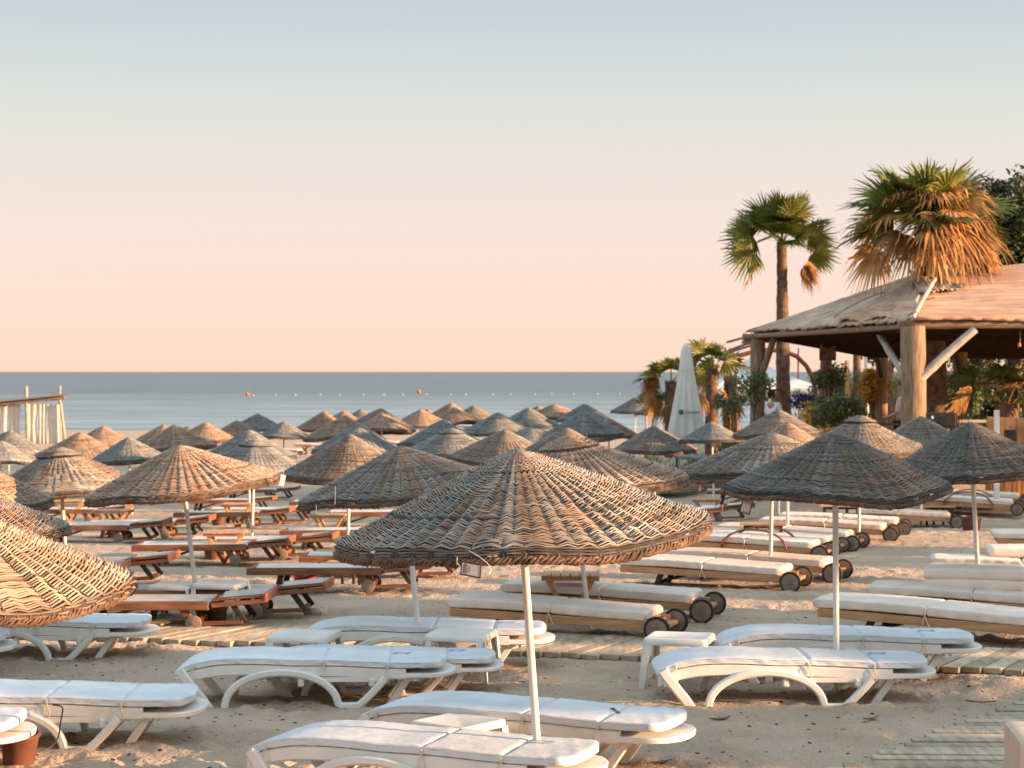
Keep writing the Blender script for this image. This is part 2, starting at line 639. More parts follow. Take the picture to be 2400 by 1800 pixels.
for k in range(6500):                                   # trodden hollows
    cy = 8 + 40 * rs.rand() ** 1.5
    cx = (rs.rand() - .5) * .66 * (cy + 6)
    a, b = .045 + .06 * rs.rand(), .08 + .09 * rs.rand()
    th = rs.rand() * 3.14
    dep = .008 + .022 * rs.rand() ** 1.5
    r = b * 2.2
    i0, i1 = np.searchsorted(Y, [cy - r, cy + r])
    if i1 - i0 < 2:
        continue
    tt = cx / (cy + 6)
    dt = r / (cy + 6) * 1.1
    j0, j1 = np.searchsorted(T, [tt - dt, tt + dt])
    if j1 - j0 < 2:
        continue
    dx, dy = XX[i0:i1, j0:j1] - cx, YY[i0:i1, j0:j1] - cy
    p, q = (dx * math.cos(th) + dy * math.sin(th)) / a, (-dx * math.sin(th) + dy * math.cos(th)) / b
    d2 = p * p + q * q
    Z[i0:i1, j0:j1] += dep * (-np.exp(-d2 * 1.3) + .55 * np.exp(-(np.sqrt(d2) - 1.35) ** 2 * 5))
# sand is levelled under the plank walks
def under(A, B, hw):
    A, B = np.array(A), np.array(B); L_ = np.linalg.norm(B - A); d_ = (B - A) / L_
    s_ = (XX - A[0]) * d_[0] + (YY - A[1]) * d_[1]; q_ = np.abs(-(XX - A[0]) * d_[1] + (YY - A[1]) * d_[0])
    return sstep(-.4, .1, s_) * (1 - sstep(L_ - .1, L_ + .4, s_)) * (1 - sstep(hw - .05, hw + .22, q_))
for A_, B_, h_, dz_ in (((-6.9, 19.0), (5.6, 15.75), .62, -.012), ((.40, 8.1), (6.48, 17.3), .95, -.03)):
    m_ = under(A_, B_, h_)
    Z = Z * (1 - m_) + (ground(XX, YY) + dz_ + .25 * (Z - ground(XX, YY))) * m_
V = np.stack([XX, YY, Z], -1)

m, t, b = mk('sand')
N, L = t.nodes, t.links
b.inputs["Roughness"].default_value = .9
b.inputs["Specular IOR Level"].default_value = .15
co = N.new("ShaderNodeTexCoord")
def noise(sc_, det=4, vec=None):
    n = N.new("ShaderNodeTexNoise"); n.inputs["Scale"].default_value = sc_; n.inputs["Detail"].default_value = det
    L.new(vec or co.outputs["Object"], n.inputs["Vector"])
    return n
def rampn(src, p0, c0, p1, c1):
    r_ = N.new("ShaderNodeValToRGB")
    r_.color_ramp.elements[0].position = p0; r_.color_ramp.elements[0].color = (*c0, 1)
    r_.color_ramp.elements[1].position = p1; r_.color_ramp.elements[1].color = (*c1, 1)
    L.new(src, r_.inputs[0]); return r_
def mixc(f, a_, b_, mode='MIX'):
    x = N.new("ShaderNodeMix"); x.data_type = 'RGBA'; x.blend_type = mode
    L.new(f, x.inputs[0]) if not isinstance(f, float) else None
    if isinstance(f, float): x.inputs[0].default_value = f
    for s_, k_ in ((a_, 6), (b_, 7)):
        L.new(s_, x.inputs[k_]) if not isinstance(s_, tuple) else None
        if isinstance(s_, tuple): x.inputs[k_].default_value = (*s_, 1)
    return x.outputs[2]
base = rampn(noise(1.3, 6).outputs["Fac"], .35, (.435, .315, .22), .68, (.55, .415, .305)).outputs[0]
grain = rampn(noise(120, 3).outputs["Fac"], .3, (.75, .74, .72), .7, (1.1, 1.1, 1.1)).outputs[0]
base = mixc(1.0, base, grain, 'MULTIPLY')
vo = N.new("ShaderNodeTexVoronoi"); vo.inputs["Scale"].default_value = 9.5; vo.inputs["Randomness"].default_value = 1
L.new(co.outputs["Object"], vo.inputs["Vector"])
sz = noise(9, 2)
sub = N.new("ShaderNodeMath"); sub.operation = 'MULTIPLY_ADD'; sub.inputs[1].default_value = -.16; L.new(sz.outputs["Fac"], sub.inputs[0]); L.new(vo.outputs["Distance"], sub.inputs[2])
speck = rampn(sub.outputs[0], .045, (1, 1, 1), .065, (0, 0, 0)).outputs[0]
base = mixc(speck, base, (.035, .028, .022))
L.new(base, b.inputs["Base Color"])
bp = N.new("ShaderNodeBump"); bp.inputs["Strength"].default_value = .9; bp.inputs["Distance"].default_value = .035
L.new(noise(28, 7).outputs["Fac"], bp.inputs["Height"])
L.new(bp.outputs[0], b.inputs["Normal"])
M['sand'] = m
sand = link('sand', grid_mesh('sand', V, len(Y), len(T), m))
tag(sand, kind='structure')
Zs, Ts, Ys = Z, T, Y


def sand_z(x, y_):
    "height of the modelled sand"
    t_ = x / (max(y_, 2.0) + 6)
    i = int(np.clip(np.searchsorted(Ys, y_) - 1, 0, len(Ys) - 2)); j = int(np.clip(np.searchsorted(Ts, t_) - 1, 0, len(Ts) - 2))
    fy = (y_ - Ys[i]) / (Ys[i + 1] - Ys[i]); fx = (t_ - Ts[j]) / (Ts[j + 1] - Ts[j])
    return float((Zs[i, j] * (1 - fx) + Zs[i, j + 1] * fx) * (1 - fy) + (Zs[i + 1, j] * (1 - fx) + Zs[i + 1, j + 1] * fx) * fy)


# ---- sea
SEA = -1.82
m, t, b = mk('sea_water')
N, L = t.nodes, t.links
b.inputs["Roughness"].default_value = .3
b.inputs["IOR"].default_value = 1.333
co = N.new("ShaderNodeTexCoord")
def wave(sc_, st, det):
    mp = N.new("ShaderNodeMapping"); mp.inputs["Scale"].default_value = st
    L.new(co.outputs["Object"], mp.inputs[0])
    n = N.new("ShaderNodeTexNoise"); n.inputs["Scale"].default_value = sc_; n.inputs["Detail"].default_value = det
    L.new(mp.outputs[0], n.inputs["Vector"]); return n
sx = N.new("ShaderNodeSeparateXYZ"); L.new(co.outputs["Object"], sx.inputs[0])
mr = N.new("ShaderNodeMapRange"); mr.inputs["From Min"].default_value = 90; mr.inputs["From Max"].default_value = 420
L.new(sx.outputs["Y"], mr.inputs["Value"])
shoal = rampn(mr.outputs[0], 0, (.36, .435, .435), 1, (.06, .092, .105))          # the bottom shelves, so the water is paler inshore
rip = rampn(wave(.9, (.10, 1, 1), 5).outputs["Fac"], .36, (.45, .47, .49), .62, (1.15, 1.15, 1.15))  # light and dark of ripples and swell painted into the water colour
sw = rampn(wave(.045, (.10, 1, 1), 4).outputs["Fac"], .4, (.80, .81, .82), .6, (1.06, 1.06, 1.06))
fine = rampn(wave(.16, (.18, 1, 1), 5).outputs["Fac"], .36, (.58, .6, .62), .62, (1.15, 1.15, 1.15))
L.new(mixc(1.0, mixc(1.0, mixc(1.0, shoal.outputs[0], rip.outputs[0], 'MULTIPLY'), sw.outputs[0], 'MULTIPLY'), fine.outputs[0], 'MULTIPLY'), b.inputs["Base Color"])
bp = N.new("ShaderNodeBump"); bp.inputs["Strength"].default_value = 1.0; bp.inputs["Distance"].default_value = .5
L.new(wave(.55, (.42, 1, 1), 6).outputs["Fac"], bp.inputs["Height"])
bp2 = N.new("ShaderNodeBump"); bp2.inputs["Strength"].default_value = 1.0; bp2.inputs["Distance"].default_value = 3.0
L.new(wave(.05, (.12, 1, 1), 3).outputs["Fac"], bp2.inputs["Height"])
L.new(bp2.outputs[0], bp.inputs["Normal"])
L.new(bp.outputs[0], b.inputs["Normal"])
mb = MB()
q = 30000
mb.add([(-q, 84, SEA), (q, 84, SEA), (q, q, SEA), (-q, q, SEA)], [(0, 1, 2, 3)])
sea = mb.build('sea', m, smooth=False)
tag(sea, kind='structure')


# ---- boardwalks: loose planks laid on the sand
def boardwalk(name, A, B, width, plank, gap, thick=.035, skew=0.0, jit=.02, rise=-.004):
    A, B = np.array(A, float), np.array(B, float)
    d = unit(B - A); n = np.array([-d[1], d[0]])
    Ln = np.linalg.norm(B - A)
    mb = MB()
    k = int(Ln / (plank + gap))
    for i in range(k):
        s_ = (i + .5) * (plank + gap)
        c = A + d * s_ + n * rnd.uniform(-jit, jit)
        e0 = c - n * width / 2 - d * skew / 2; e1 = c + n * width / 2 + d * skew / 2
        zz_ = [sand_z(*(e0 + (e1 - e0) * q_)) for q_ in (0, .12, .25, .37, .5, .62, .75, .87, 1)]
        z0 = z1 = max(zz_) + thick * .5 + rise
        z0, z1 = (z0 * .6 + z1 * .4) + rnd.uniform(0, .012), (z1 * .6 + z0 * .4) + rnd.uniform(0, .012)
        mb.bar((*e0, z0), (*e1, z1), plank * rnd.uniform(.95, 1.0) * width / math.hypot(width, skew), thick, ch=.004, tone=rnd.uniform(.72, 1.15))
    o = mb.build(name, M['plank'], tone=True, smooth=False)
    return tag(o, kind='structure')


boardwalk('boardwalk', (-6.9, 19.0), (5.6, 15.75), 1.25, .145, .012, .045, skew=.3)
boardwalk('boardwalk', (.40, 8.1), (6.48, 17.3), 1.52, .142, .03, .03, skew=-.95, jit=.03, rise=.018)
a_, b_ = gpx(1500, 1160), gpx(1760, 1116)
boardwalk('boardwalk', a_[:2], b_[:2], 1.0, .3, .02, .03)

# ================================================================== wicker parasols
def canopy_profile(slope, sag, curl, drop):
    r = np.linspace(.03, .978, 160)
    z = -slope * (np.sqrt(r * r + .10 ** 2) - .10) - sag * r * (1 - r)
    th = math.atan2(z[-1] - z[-2], r[-1] - r[-2])
    pr, pz = list(r), list(z)
    step = .004
    end = R(-86)
    while th > end:
        th -= step / curl
        pr.append(pr[-1] + step * math.cos(th)); pz.append(pz[-1] + step * math.sin(th))
    d = 0
    while d < drop:
        d += step
        pr.append(pr[-1] + step * math.cos(end)); pz.append(pz[-1] + step * math.sin(end))
    P = np.stack([pr, pz], 1)
    s = np.concatenate([[0], np.cumsum(np.linalg.norm(np.diff(P, axis=0), axis=1))])
    return P, s


def weave(seed, slope=.46, sag=.05, curl=.022, drop=.03, N=116, pitch=.0142, wob=.012, bands=(.70,), r_max=None, amp=.0078, skirt=.93):
    rs = np.random.RandomState(seed)
    P, s = canopy_profile(slope, sag, curl, drop)
    if r_max:
        keep = P[:, 0] <= r_max
        P, s = P[keep], s[keep]
    S = np.arange(pitch * .5, s[-1], pitch)
    K = len(S)
    Mn = N
    ph = np.arange(Mn) * 2 * np.pi / Mn
    ang = np.linspace(0, 2 * np.pi, Mn, endpoint=False)
    # low-frequency unevenness of the whole cover
    def warp(r, phi):
        return wob * r * r * (np.cos(2 * phi + w0) + .8 * np.cos(3 * phi + w1) + .6 * np.cos(5 * phi + w2)) + .005 * r * np.cos(9 * phi + w3)
    w0, w1, w2, w3 = rs.rand(4) * 6.28
    V, Tn, Q = [], [], []
    cs = [(-1, 0), (0, 1), (1, 0), (0, -1)]
    off = 0
    low = rs.rand(12, 24)
    colt = .80 + .40 * rs.rand(N // 2 + 1); colh = .75 * rs.rand(N // 2 + 1) ** 1.6
    Hn = []
    for i, si in enumerate(S):
        r0, z0 = np.interp(si, s, P[:, 0]), np.interp(si, s, P[:, 1])
        e = .01
        tr = np.interp(min(si + e, s[-1]), s, P[:, 0]) - np.interp(max(si - e, 0), s, P[:, 0])
        tz = np.interp(min(si + e, s[-1]), s, P[:, 1]) - np.interp(max(si - e, 0), s, P[:, 1])
        ln = math.hypot(tr, tz); tr /= ln; tz /= ln
        nr, nz = -tz, tr
        fld = vnoise(ang * 2.4 + seed * 9.7, np.full(Mn, i / 26.0 + seed)) + .35 * vnoise(ang * 6 + 40, np.full(Mn, i / 12.0))
        sg = np.tanh(12 * (fld + .24)) * (1 if rs.rand() > .03 else -1) * (.7 + .6 * colt[np.arange(Mn) // 2])
        a = amp * min(1, .25 + r0 * 1.6) * (1 + .25 * rs.randn(Mn).clip(-1.5, 1.5))
        o = sg * a * np.cos(np.pi * np.arange(Mn)) + .0015 * rs.randn(Mn)
        sj = rs.randn(Mn) * .0016 + .0022 * np.sin(ang * rs.randint(2, 5) + rs.rand() * 6)
        rr = r0 + nr * o + tr * sj
        zz = z0 + nz * o + tz * sj + warp(r0, ang)
        hw, ht = pitch * (.28 + .10 * rs.rand()), .0046 * pitch / .0142
        tone = np.ones(Mn); hue = np.zeros(Mn)
        c0 = rs.randint(0, 20)
        kk = (np.arange(Mn) + c0) // rs.randint(9, 26)
        tv = .72 + .42 * rs.rand(kk.max() + 1); tv[rs.rand(len(tv)) < .07] = .36
        hv = (rs.rand(len(tv)) < .3) * .5
        tone = tv[kk] * (1 + .08 * rs.randn(Mn))
        fr = si / s[-1]
        ci = np.arange(Mn) // 2                         # one rib column
        tone *= colt[ci] * (.9 + .2 * low[int(fr * 11.9), (np.arange(Mn) * 24 // Mn)])
        hue = np.clip(hv[kk] + colh[ci] * (.5 + low[int(fr * 7.9), (np.arange(Mn) * 24 // Mn)]) + .12 * rs.randn(Mn), 0, 1)
        for bd in bands:
            if abs(fr - bd) < pitch * .55: tone *= .42
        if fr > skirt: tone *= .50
        ca, sa = np.cos(ang), np.sin(ang)
        for (cu, cv) in cs:
            R_ = rr + tr * cu * hw + nr * cv * ht
            Z_ = zz + tz * cu * hw + nz * cv * ht
            V.append(np.stack([R_ * ca, R_ * sa, Z_], 1)); Tn.append(tone); Hn.append(hue)
        j = np.arange(Mn); j2 = (j + 1) % Mn
        for k in range(4):
            k2 = (k + 1) % 4
            Q.append(np.stack([off + k * Mn + j, off + k * Mn + j2, off + k2 * Mn + j2, off + k2 * Mn + j], 1))
        off += 4 * Mn
    # stakes the strands are woven round
    ks = np.linspace(0, s[-1], 26)
    pr, pz = np.interp(ks, s, P[:, 0]), np.interp(ks, s, P[:, 1])
    for k in range(N):
        f = k * 2 * np.pi / N
        if k % 4:
            q0 = 12
        elif k % 2:
            q0 = 5
        else:
            q0 = 0
        zz = pz[q0:] + warp(pr[q0:], f)
        n_ = len(zz)
        for (du, dv) in ((-1, -.6), (1, -.6), (0, 1)):
            u = .0055 * du
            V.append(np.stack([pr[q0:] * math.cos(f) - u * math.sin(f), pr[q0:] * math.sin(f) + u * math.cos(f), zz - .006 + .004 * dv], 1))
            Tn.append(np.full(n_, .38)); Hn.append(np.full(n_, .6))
        j = np.arange(n_ - 1)
        for a_, b_ in ((0, 1), (1, 2), (2, 0)):
            Q.append(np.stack([off + a_ * n_ + j, off + b_ * n_ + j, off + b_ * n_ + j + 1, off + a_ * n_ + j + 1], 1))
        off += 3 * n_
    # inner layer closing most of the gaps, toned near black for the shade between strands
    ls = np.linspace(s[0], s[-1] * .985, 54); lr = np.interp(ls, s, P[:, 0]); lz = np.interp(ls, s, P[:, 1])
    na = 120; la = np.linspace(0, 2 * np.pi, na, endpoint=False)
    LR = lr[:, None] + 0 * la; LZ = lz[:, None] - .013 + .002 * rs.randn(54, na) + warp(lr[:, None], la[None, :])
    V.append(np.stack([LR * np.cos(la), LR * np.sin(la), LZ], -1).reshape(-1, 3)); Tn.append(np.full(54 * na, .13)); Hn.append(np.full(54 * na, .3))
    ii, jj = np.meshgrid(np.arange(53), np.arange(na), indexing='ij')
    keep = rs.rand(53, na) > .035
    ii, jj = ii[keep], jj[keep]
    Q.append(np.stack([off + ii * na + jj, off + ii * na + (jj + 1) % na, off + (ii + 1) * na + (jj + 1) % na, off + (ii + 1) * na + jj], 1))
    off += 54 * na
    # broken ends sticking out
    tw = MB()
    for k in range(26):
        f = rs.rand() * 6.28
        si = s[-1] * (.35 + .65 * rs.rand())
        r0, z0 = np.interp(si, s, P[:, 0]), np.interp(si, s, P[:, 1])
        z0 += warp(r0, f)
        ln = .04 + .09 * rs.rand()
        g = f + rs.choice([-1, 1]) * ln / max(r0, .1)
        tw.tube([(r0 * math.cos(f), r0 * math.sin(f), z0), (r0 * math.cos((f + g) / 2) * 1.01, r0 * math.sin((f + g) / 2) * 1.01, z0 + .012),
                 ((r0 + .02) * math.cos(g), (r0 + .02) * math.sin(g), z0 + .02 * rs.randn() + .015)], [.004, .0035, .002], 4, cap=False, tone=.9)
    tv = np.concatenate(tw.v)
    V.append(tv); Tn.append(np.concatenate(tw.t)); Hn.append(np.full(len(tv), .3))
    Q.append(np.array([f for f in tw.f if len(f) == 4]) + off)
    return np.concatenate(V), np.stack([np.concatenate(Tn), np.concatenate(Hn)]), np.concatenate(Q), (P, s, warp)


def braid(P, warp, seed):
    "rope of twisted willow closing the lower edge"
    rs = np.random.RandomState(seed)
    r0, z0 = P[-1]
    mb = MB()
    n = 348
    a = np.linspace(0, 2 * np.pi, n, endpoint=False)
    for k in range(4):
        ph = k * np.pi / 2 + a * 58
        rr = r0 + .013 * np.cos(ph) + .003 * rs.randn(n)
        zz = z0 + .004 + .015 * np.sin(ph) + warp(r0, a) + .003 * rs.randn(n)
        mb.tube(np.stack([rr * np.cos(a), rr * np.sin(a), zz], 1), 0.0085, 5, closed=True, tone=.55 + .5 * rs.rand())
    return mb


VARS = {}
for key, kw in dict(plain=dict(seed=1, slope=.60, sag=.05, drop=.055), front=dict(seed=6, slope=.455, sag=.045, drop=.05, bands=(.66,)), bell=dict(seed=2, slope=.64, sag=.12, drop=.05, bands=(.55, .8)),
                    flat=dict(seed=3, slope=.44, sag=.0, curl=.03, drop=.075, bands=(.62,)), worn=dict(seed=4, slope=.53, sag=.04, wob=.022, drop=.035, bands=(.45, .74)), coarse=dict(seed=7, slope=.47, sag=.05, drop=.04, N=92, pitch=.021, amp=.0125, wob=.02), ragged=dict(seed=5, slope=.57, sag=.08, wob=.03, drop=.05, bands=(.3, .6, .85))).items():
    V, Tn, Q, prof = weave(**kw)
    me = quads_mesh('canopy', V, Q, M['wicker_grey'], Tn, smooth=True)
    rim = braid(prof[0], prof[2], kw['seed'])
    ro = rim.build('rim_braid', M['rim'], tone=True, autos=0)
    VARS[key] = (me, ro.data)
    bpy.data.objects.remove(ro)
# the small second cover some parasols wear on top
V, Tn, Q, _ = weave(seed=9, slope=.50, sag=0, curl=.02, drop=.015, r_max=.27, bands=(.9,), wob=0)
V[:, :2] *= 1.0
cap_me = quads_mesh('top_cap', V, Q, M['wicker_grey'], Tn, smooth=True)
# twisted tuft closing the hole at the top
mb = MB()
for k, (r_, z_) in enumerate(((.045, -.012), (.034, -.004), (.02, .0))):
    a = np.linspace(0, 2 * np.pi, 40, endpoint=False)
    mb.tube(np.stack([r_ * np.cos(a), r_ * np.sin(a), z_ + .006 * np.sin(a * 9 + k)], 1), .010, 5, closed=True, tone=.8)
kn = mb.build('top_knot', M['rim'], tone=True, autos=0); knot_me = kn.data; bpy.data.objects.remove(kn)
mb = MB()
mb.tube([(0, 0, -.45), (0, 0, .985)], .0215, 14)
po = mb.build('pole', M['pole']); pole_me = po.data; bpy.data.objects.remove(po)


def set_mat(o, m):
    o.material_slots[0].link = 'OBJECT'
    o.material_slots[0].material = m


PAR = {}


def parasol(key, u, v, wpx, d, tx, ty, var, wick, label, cap=False, group='wicker parasols set out across the sand'):
    A = px(u, v, d)
    wpx *= 1 + .13 * float(sstep(24, 34, d))
    Rr = wpx * d * DS / FPX / 2
    ax = unit(np.array([tx, ty, 1.0]))
    h = 1.8
    for _ in range(30):
        B = A - ax * h
        h += (B[2] - sand_z(B[0], B[1])) / ax[2]
    B = A - ax * h
    root = link('beach_parasol', None)
    root.location = B
    q = Vector((0, 0, 1)).rotation_difference(Vector(ax))
    root.rotation_mode = 'QUATERNION'
    root.rotation_quaternion = q
    tag(root, label, 'parasol', group)
    me, rim_me = VARS[var]
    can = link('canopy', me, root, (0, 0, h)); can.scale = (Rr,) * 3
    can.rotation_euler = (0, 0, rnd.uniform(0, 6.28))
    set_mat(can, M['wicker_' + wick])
    link('rim_braid', rim_me, can)
    kn = link('top_knot', knot_me, can); set_mat(kn, M['wicker_dark'])
    if cap:
        c = link('top_cap', cap_me, can, (0, 0, .018))
        set_mat(c, M['wicker_' + wick])
    p = link('pole', pole_me, root); p.scale = (1, 1, h)
    PAR[key] = (root, A, Rr, ax, h)
    return root


G, TN, DK, TL = 'grey', 'tan', 'dark', 'teal'
PLIST = [
 ('front', 1211, 1058, 880, 7.65, -.07, -.03, 'front', G, 'largest wicker parasol, front centre, printed card lying on its near edge'),
 ('pr1', 1957, 1015, 536, 10.2, -.01, -.02, 'worn', DK, 'dark woven parasol on upright pole, printed card hanging from its left edge'),
 ('pr2', 2273, 991, 404, 13.4, -.06, -.02, 'plain', DK, 'dark woven parasol cut by the right frame edge, beside the one with the hanging card'),
 ('p1', 420, 1045, 458, 13.4, -.11, -.02, 'front', TN, 'sunlit tan parasol leaning left, its pole behind two white side tables'),
 ('p2', 138, 1053, 405, 15.4, -.06, -.01, 'worn', G, 'brownish parasol with a double cap, left of the sunlit leaning tan one'),
 ('p4', 938, 1048, 498, 11.1, -.10, .02, 'front', G, 'grey parasol with string hanging from its dark left rim, left of the largest one'),
 ('p5', 1330, 1028, 540, 12.8, -.12, -.02, 'front', TN, 'tan parasol with dark cap rings, close behind the right half of the largest one'),
 ('p10', 820, 1019, 326, 18.5, .02, -.02, 'bell', G, 'grey brown parasol with sunlit right side and striped look, left of the string-hung grey one'),
 ('pm', 597, 1033, 292, 21, .03, 0, 'worn', TL, 'grey parasol with a cap, directly behind the right tip of the leaning tan one'),
 ('pl', 584, 1008, 216, 27, 0, 0, 'ragged', TL, 'plain grey parasol rising just behind another capped grey one, left of centre'),
 ('pg', 407, 997, 174, 34, -.07, .04, 'plain', TN, 'tan parasol tilted left with dark underside, behind the top of the leaning tan one'),
 ('ph', 481, 991, 140, 42, 0, 0, 'ragged', TN, 'small tan parasol in the far row, third right of the curtained cabana'),
 ('ph2', 441, 1000, 110, 48, 0, 0, 'flat', TL, 'tiny dark tip of a parasol between two far tan ones on the left'),
 ('pf', 382, 996, 130, 44, 0, 0, 'plain', TN, 'tan parasol half hidden behind the left-tilted tan one in the far row'),
 ('pc', 188, 1014, 200, 31, 0, 0, 'ragged', TN, 'pinkish tan parasol just right of and below the curtained cabana'),
 ('pd', 242, 999, 150, 38, 0, .03, 'plain', TN, 'far tan parasol second right of the cabana, dark underside showing'),
 ('pe', 300, 1026, 190, 28, -.06, .04, 'plain', TL, 'blue grey parasol tilted left between two tan ones on the left'),
 ('pa', 23, 1010, 172, 33, .03, 0, 'plain', TL, 'grey parasol directly in front of the cabana curtains at the left edge'),
 ('pb', 3, 1034, 190, 29, 0, .03, 'worn', TL, 'grey parasol cut in half by the left frame edge, below the cabana'),
 ('pi', 555, 986, 110, 50, 0, 0, 'plain', TN, 'small tan far parasol below the left orange buoy'),
 ('pj', 604, 970, 112, 52, 0, 0, 'ragged', TL, 'small blue grey far parasol just below right of the left orange buoy'),
 ('pk', 665, 988, 118, 44, 0, .03, 'plain', TL, 'dark grey green far parasol with sunlit cloths showing beneath it'),
 ('po', 758, 965, 124, 46, 0, 0, 'bell', TN, 'far parasol half lit golden on its right, standing out against the sea left of centre'),
 ('pp', 805, 963, 90, 57, 0, 0, 'plain', TN, 'tiny tan parasol tip right of the half golden far one'),
 ('pq', 808, 975, 172, 36, 0, .03, 'ragged', TN, 'tan parasol with pointed top and dark shaded underside, left of centre in the far rows'),
 ('pr', 840, 996, 200, 30, .02, 0, 'plain', TL, 'grey parasol directly behind the striped grey brown one'),
 ('ps', 845, 960, 94, 58, 0, 0, 'plain', TL, 'tiny grey parasol top between two tan ones in the last row left of centre'),
 ('pt', 892, 958, 150, 45, .05, 0, 'plain', G, 'grey far parasol whose right slope runs down behind one showing its underside'),
 ('pu', 896, 970, 128, 42, .02, .10, 'plain', TN, 'tan far parasol tipped back so its dark underside shows above a red chair'),
 ('pv', 986, 960, 125, 47, 0, 0, 'ragged', TN, 'tan far parasol below the right orange buoy'),
 ('pw', 1003, 960, 80, 61, 0, 0, 'plain', TN, 'tiny sunlit parasol peeping right of the one below the right buoy'),
 ('px', 1057, 945, 100, 60, 0, 0, 'plain', TN, 'highest of the far parasols near centre, grey left side and orange tip'),
 ('py', 1063, 956, 124, 48, -.08, .03, 'ragged', TN, 'tan far parasol tilted left with bright sand showing under its right edge'),
 ('pz', 1109, 951, 100, 60, 0, 0, 'plain', G, 'grey far parasol right of the tilted tan pair near centre'),
 ('qa', 1036, 985, 190, 32, 0, 0, 'ragged', TL, 'dark topped grey parasol above the largest one, left of its tip'),
 ('qb', 1058, 1006, 236, 25, 0, 0, 'worn', TL, 'grey parasol with a ragged double cap behind the left shoulder of the largest one'),
 ('qc', 1166, 968, 150, 41, 0, 0, 'ragged', TL, 'grey parasol with clear ribs, second row behind the tip of the largest one'),
 ('qd', 1238, 956, 130, 47, 0, 0, 'plain', TL, 'grey far parasol with small cap right above the largest one'),
 ('qe', 1261, 952, 110, 56, 0, 0, 'plain', TN, 'far parasol of which mostly a brown tip shows between two grey ones'),
 ('qf', 1300, 948, 120, 52, 0, 0, 'flat', TN, 'flat brown topped far parasol right of the brown tip'),
 ('qg', 1370, 947, 118, 51, 0, 0, 'plain', TL, 'grey parasol at the right end of the far row, before the open sea gap'),
 ('qh', 1368, 965, 168, 36, 0, 0, 'plain', TL, 'dark blue grey parasol in front of the last grey one of the far row'),
 ('qi', 1246, 1000, 190, 30, 0, 0, 'flat', TL, 'squat grey parasol with fan of pale ribs, behind the largest one'),
 ('qj', 1184, 1009, 276, 22, .02, 0, 'worn', G, 'grey brown parasol rising directly behind the tip of the largest one'),
 ('qk', 1328, 1004, 300, 19.5, .02, 0, 'plain', G, 'pale grey parasol behind the tan one with dark cap rings'),
 ('ql', 1427, 981, 150, 38, 0, 0, 'ragged', TN, 'pink tan parasol left of the closed white umbrella'),
 ('qm', 1531, 999, 196, 29, -.02, .02, 'plain', G, 'pale parasol with dark underside and white pole, in front of the closed white umbrella'),
 ('qn', 1667, 989, 148, 28, -.03, .03, 'plain', TL, 'small blue grey parasol right of the closed white umbrella, dark underside'),
 ('qo', 1825, 961, 214, 26, 0, 0, 'ragged', G, 'grey parasol directly below the single tall palm'),
 ('p7', 1846, 991, 250, 20, 0, 0, 'bell', TN, 'tan parasol with bright sunlit right ribs, just in front of the one below the palm'),
 ('p6', 1811, 1017, 446, 16, .02, .03, 'flat', G, 'wide pale parasol with thick brown rim and a card dangling at its left'),
 ('p8', 2016, 977, 290, 20.5, .01, 0, 'ragged', G, 'pale parasol with torn patch at its top, left of the big wooden post'),
 ('p9', 2159, 977, 236, 24, 0, 0, 'plain', G, 'pale parasol at the foot of the big wooden post'),
 ('pfr', 2428, 1030, 150, 26, 0, 0, 'plain', G, 'sliver of a pale parasol at the right frame edge'),
 ('x1', 1489, 932, 104, 62, 0, 0, 'plain', TL, 'dark parasol standing alone against the sea left of the closed umbrella'),
 ('x2', 1551, 935, 112, 55, .02, 0, 'plain', TL, 'dark parasol touching the left side of the closed white umbrella'),
 ('p0b', -96, 1064, 430, 13.6, -.02, 0, 'plain', TN, 'bright golden parasol edge at the left frame edge, uppermost of three'),
 ('p0c', -92, 1136, 502, 11.0, 0, 0, 'coarse', G, 'grey parasol edge at the left frame edge between two golden ones'),
 ('p0a', -118, 1188, 856, 7.4, 0, -.02, 'coarse', TN, 'big golden close parasol edge at the left frame edge, lowest of three'),
]
CAPS = {'p2', 'pm', 'qb', 'p5', 'p8'}
for row in PLIST:
    parasol(*row, cap=row[0] in CAPS)

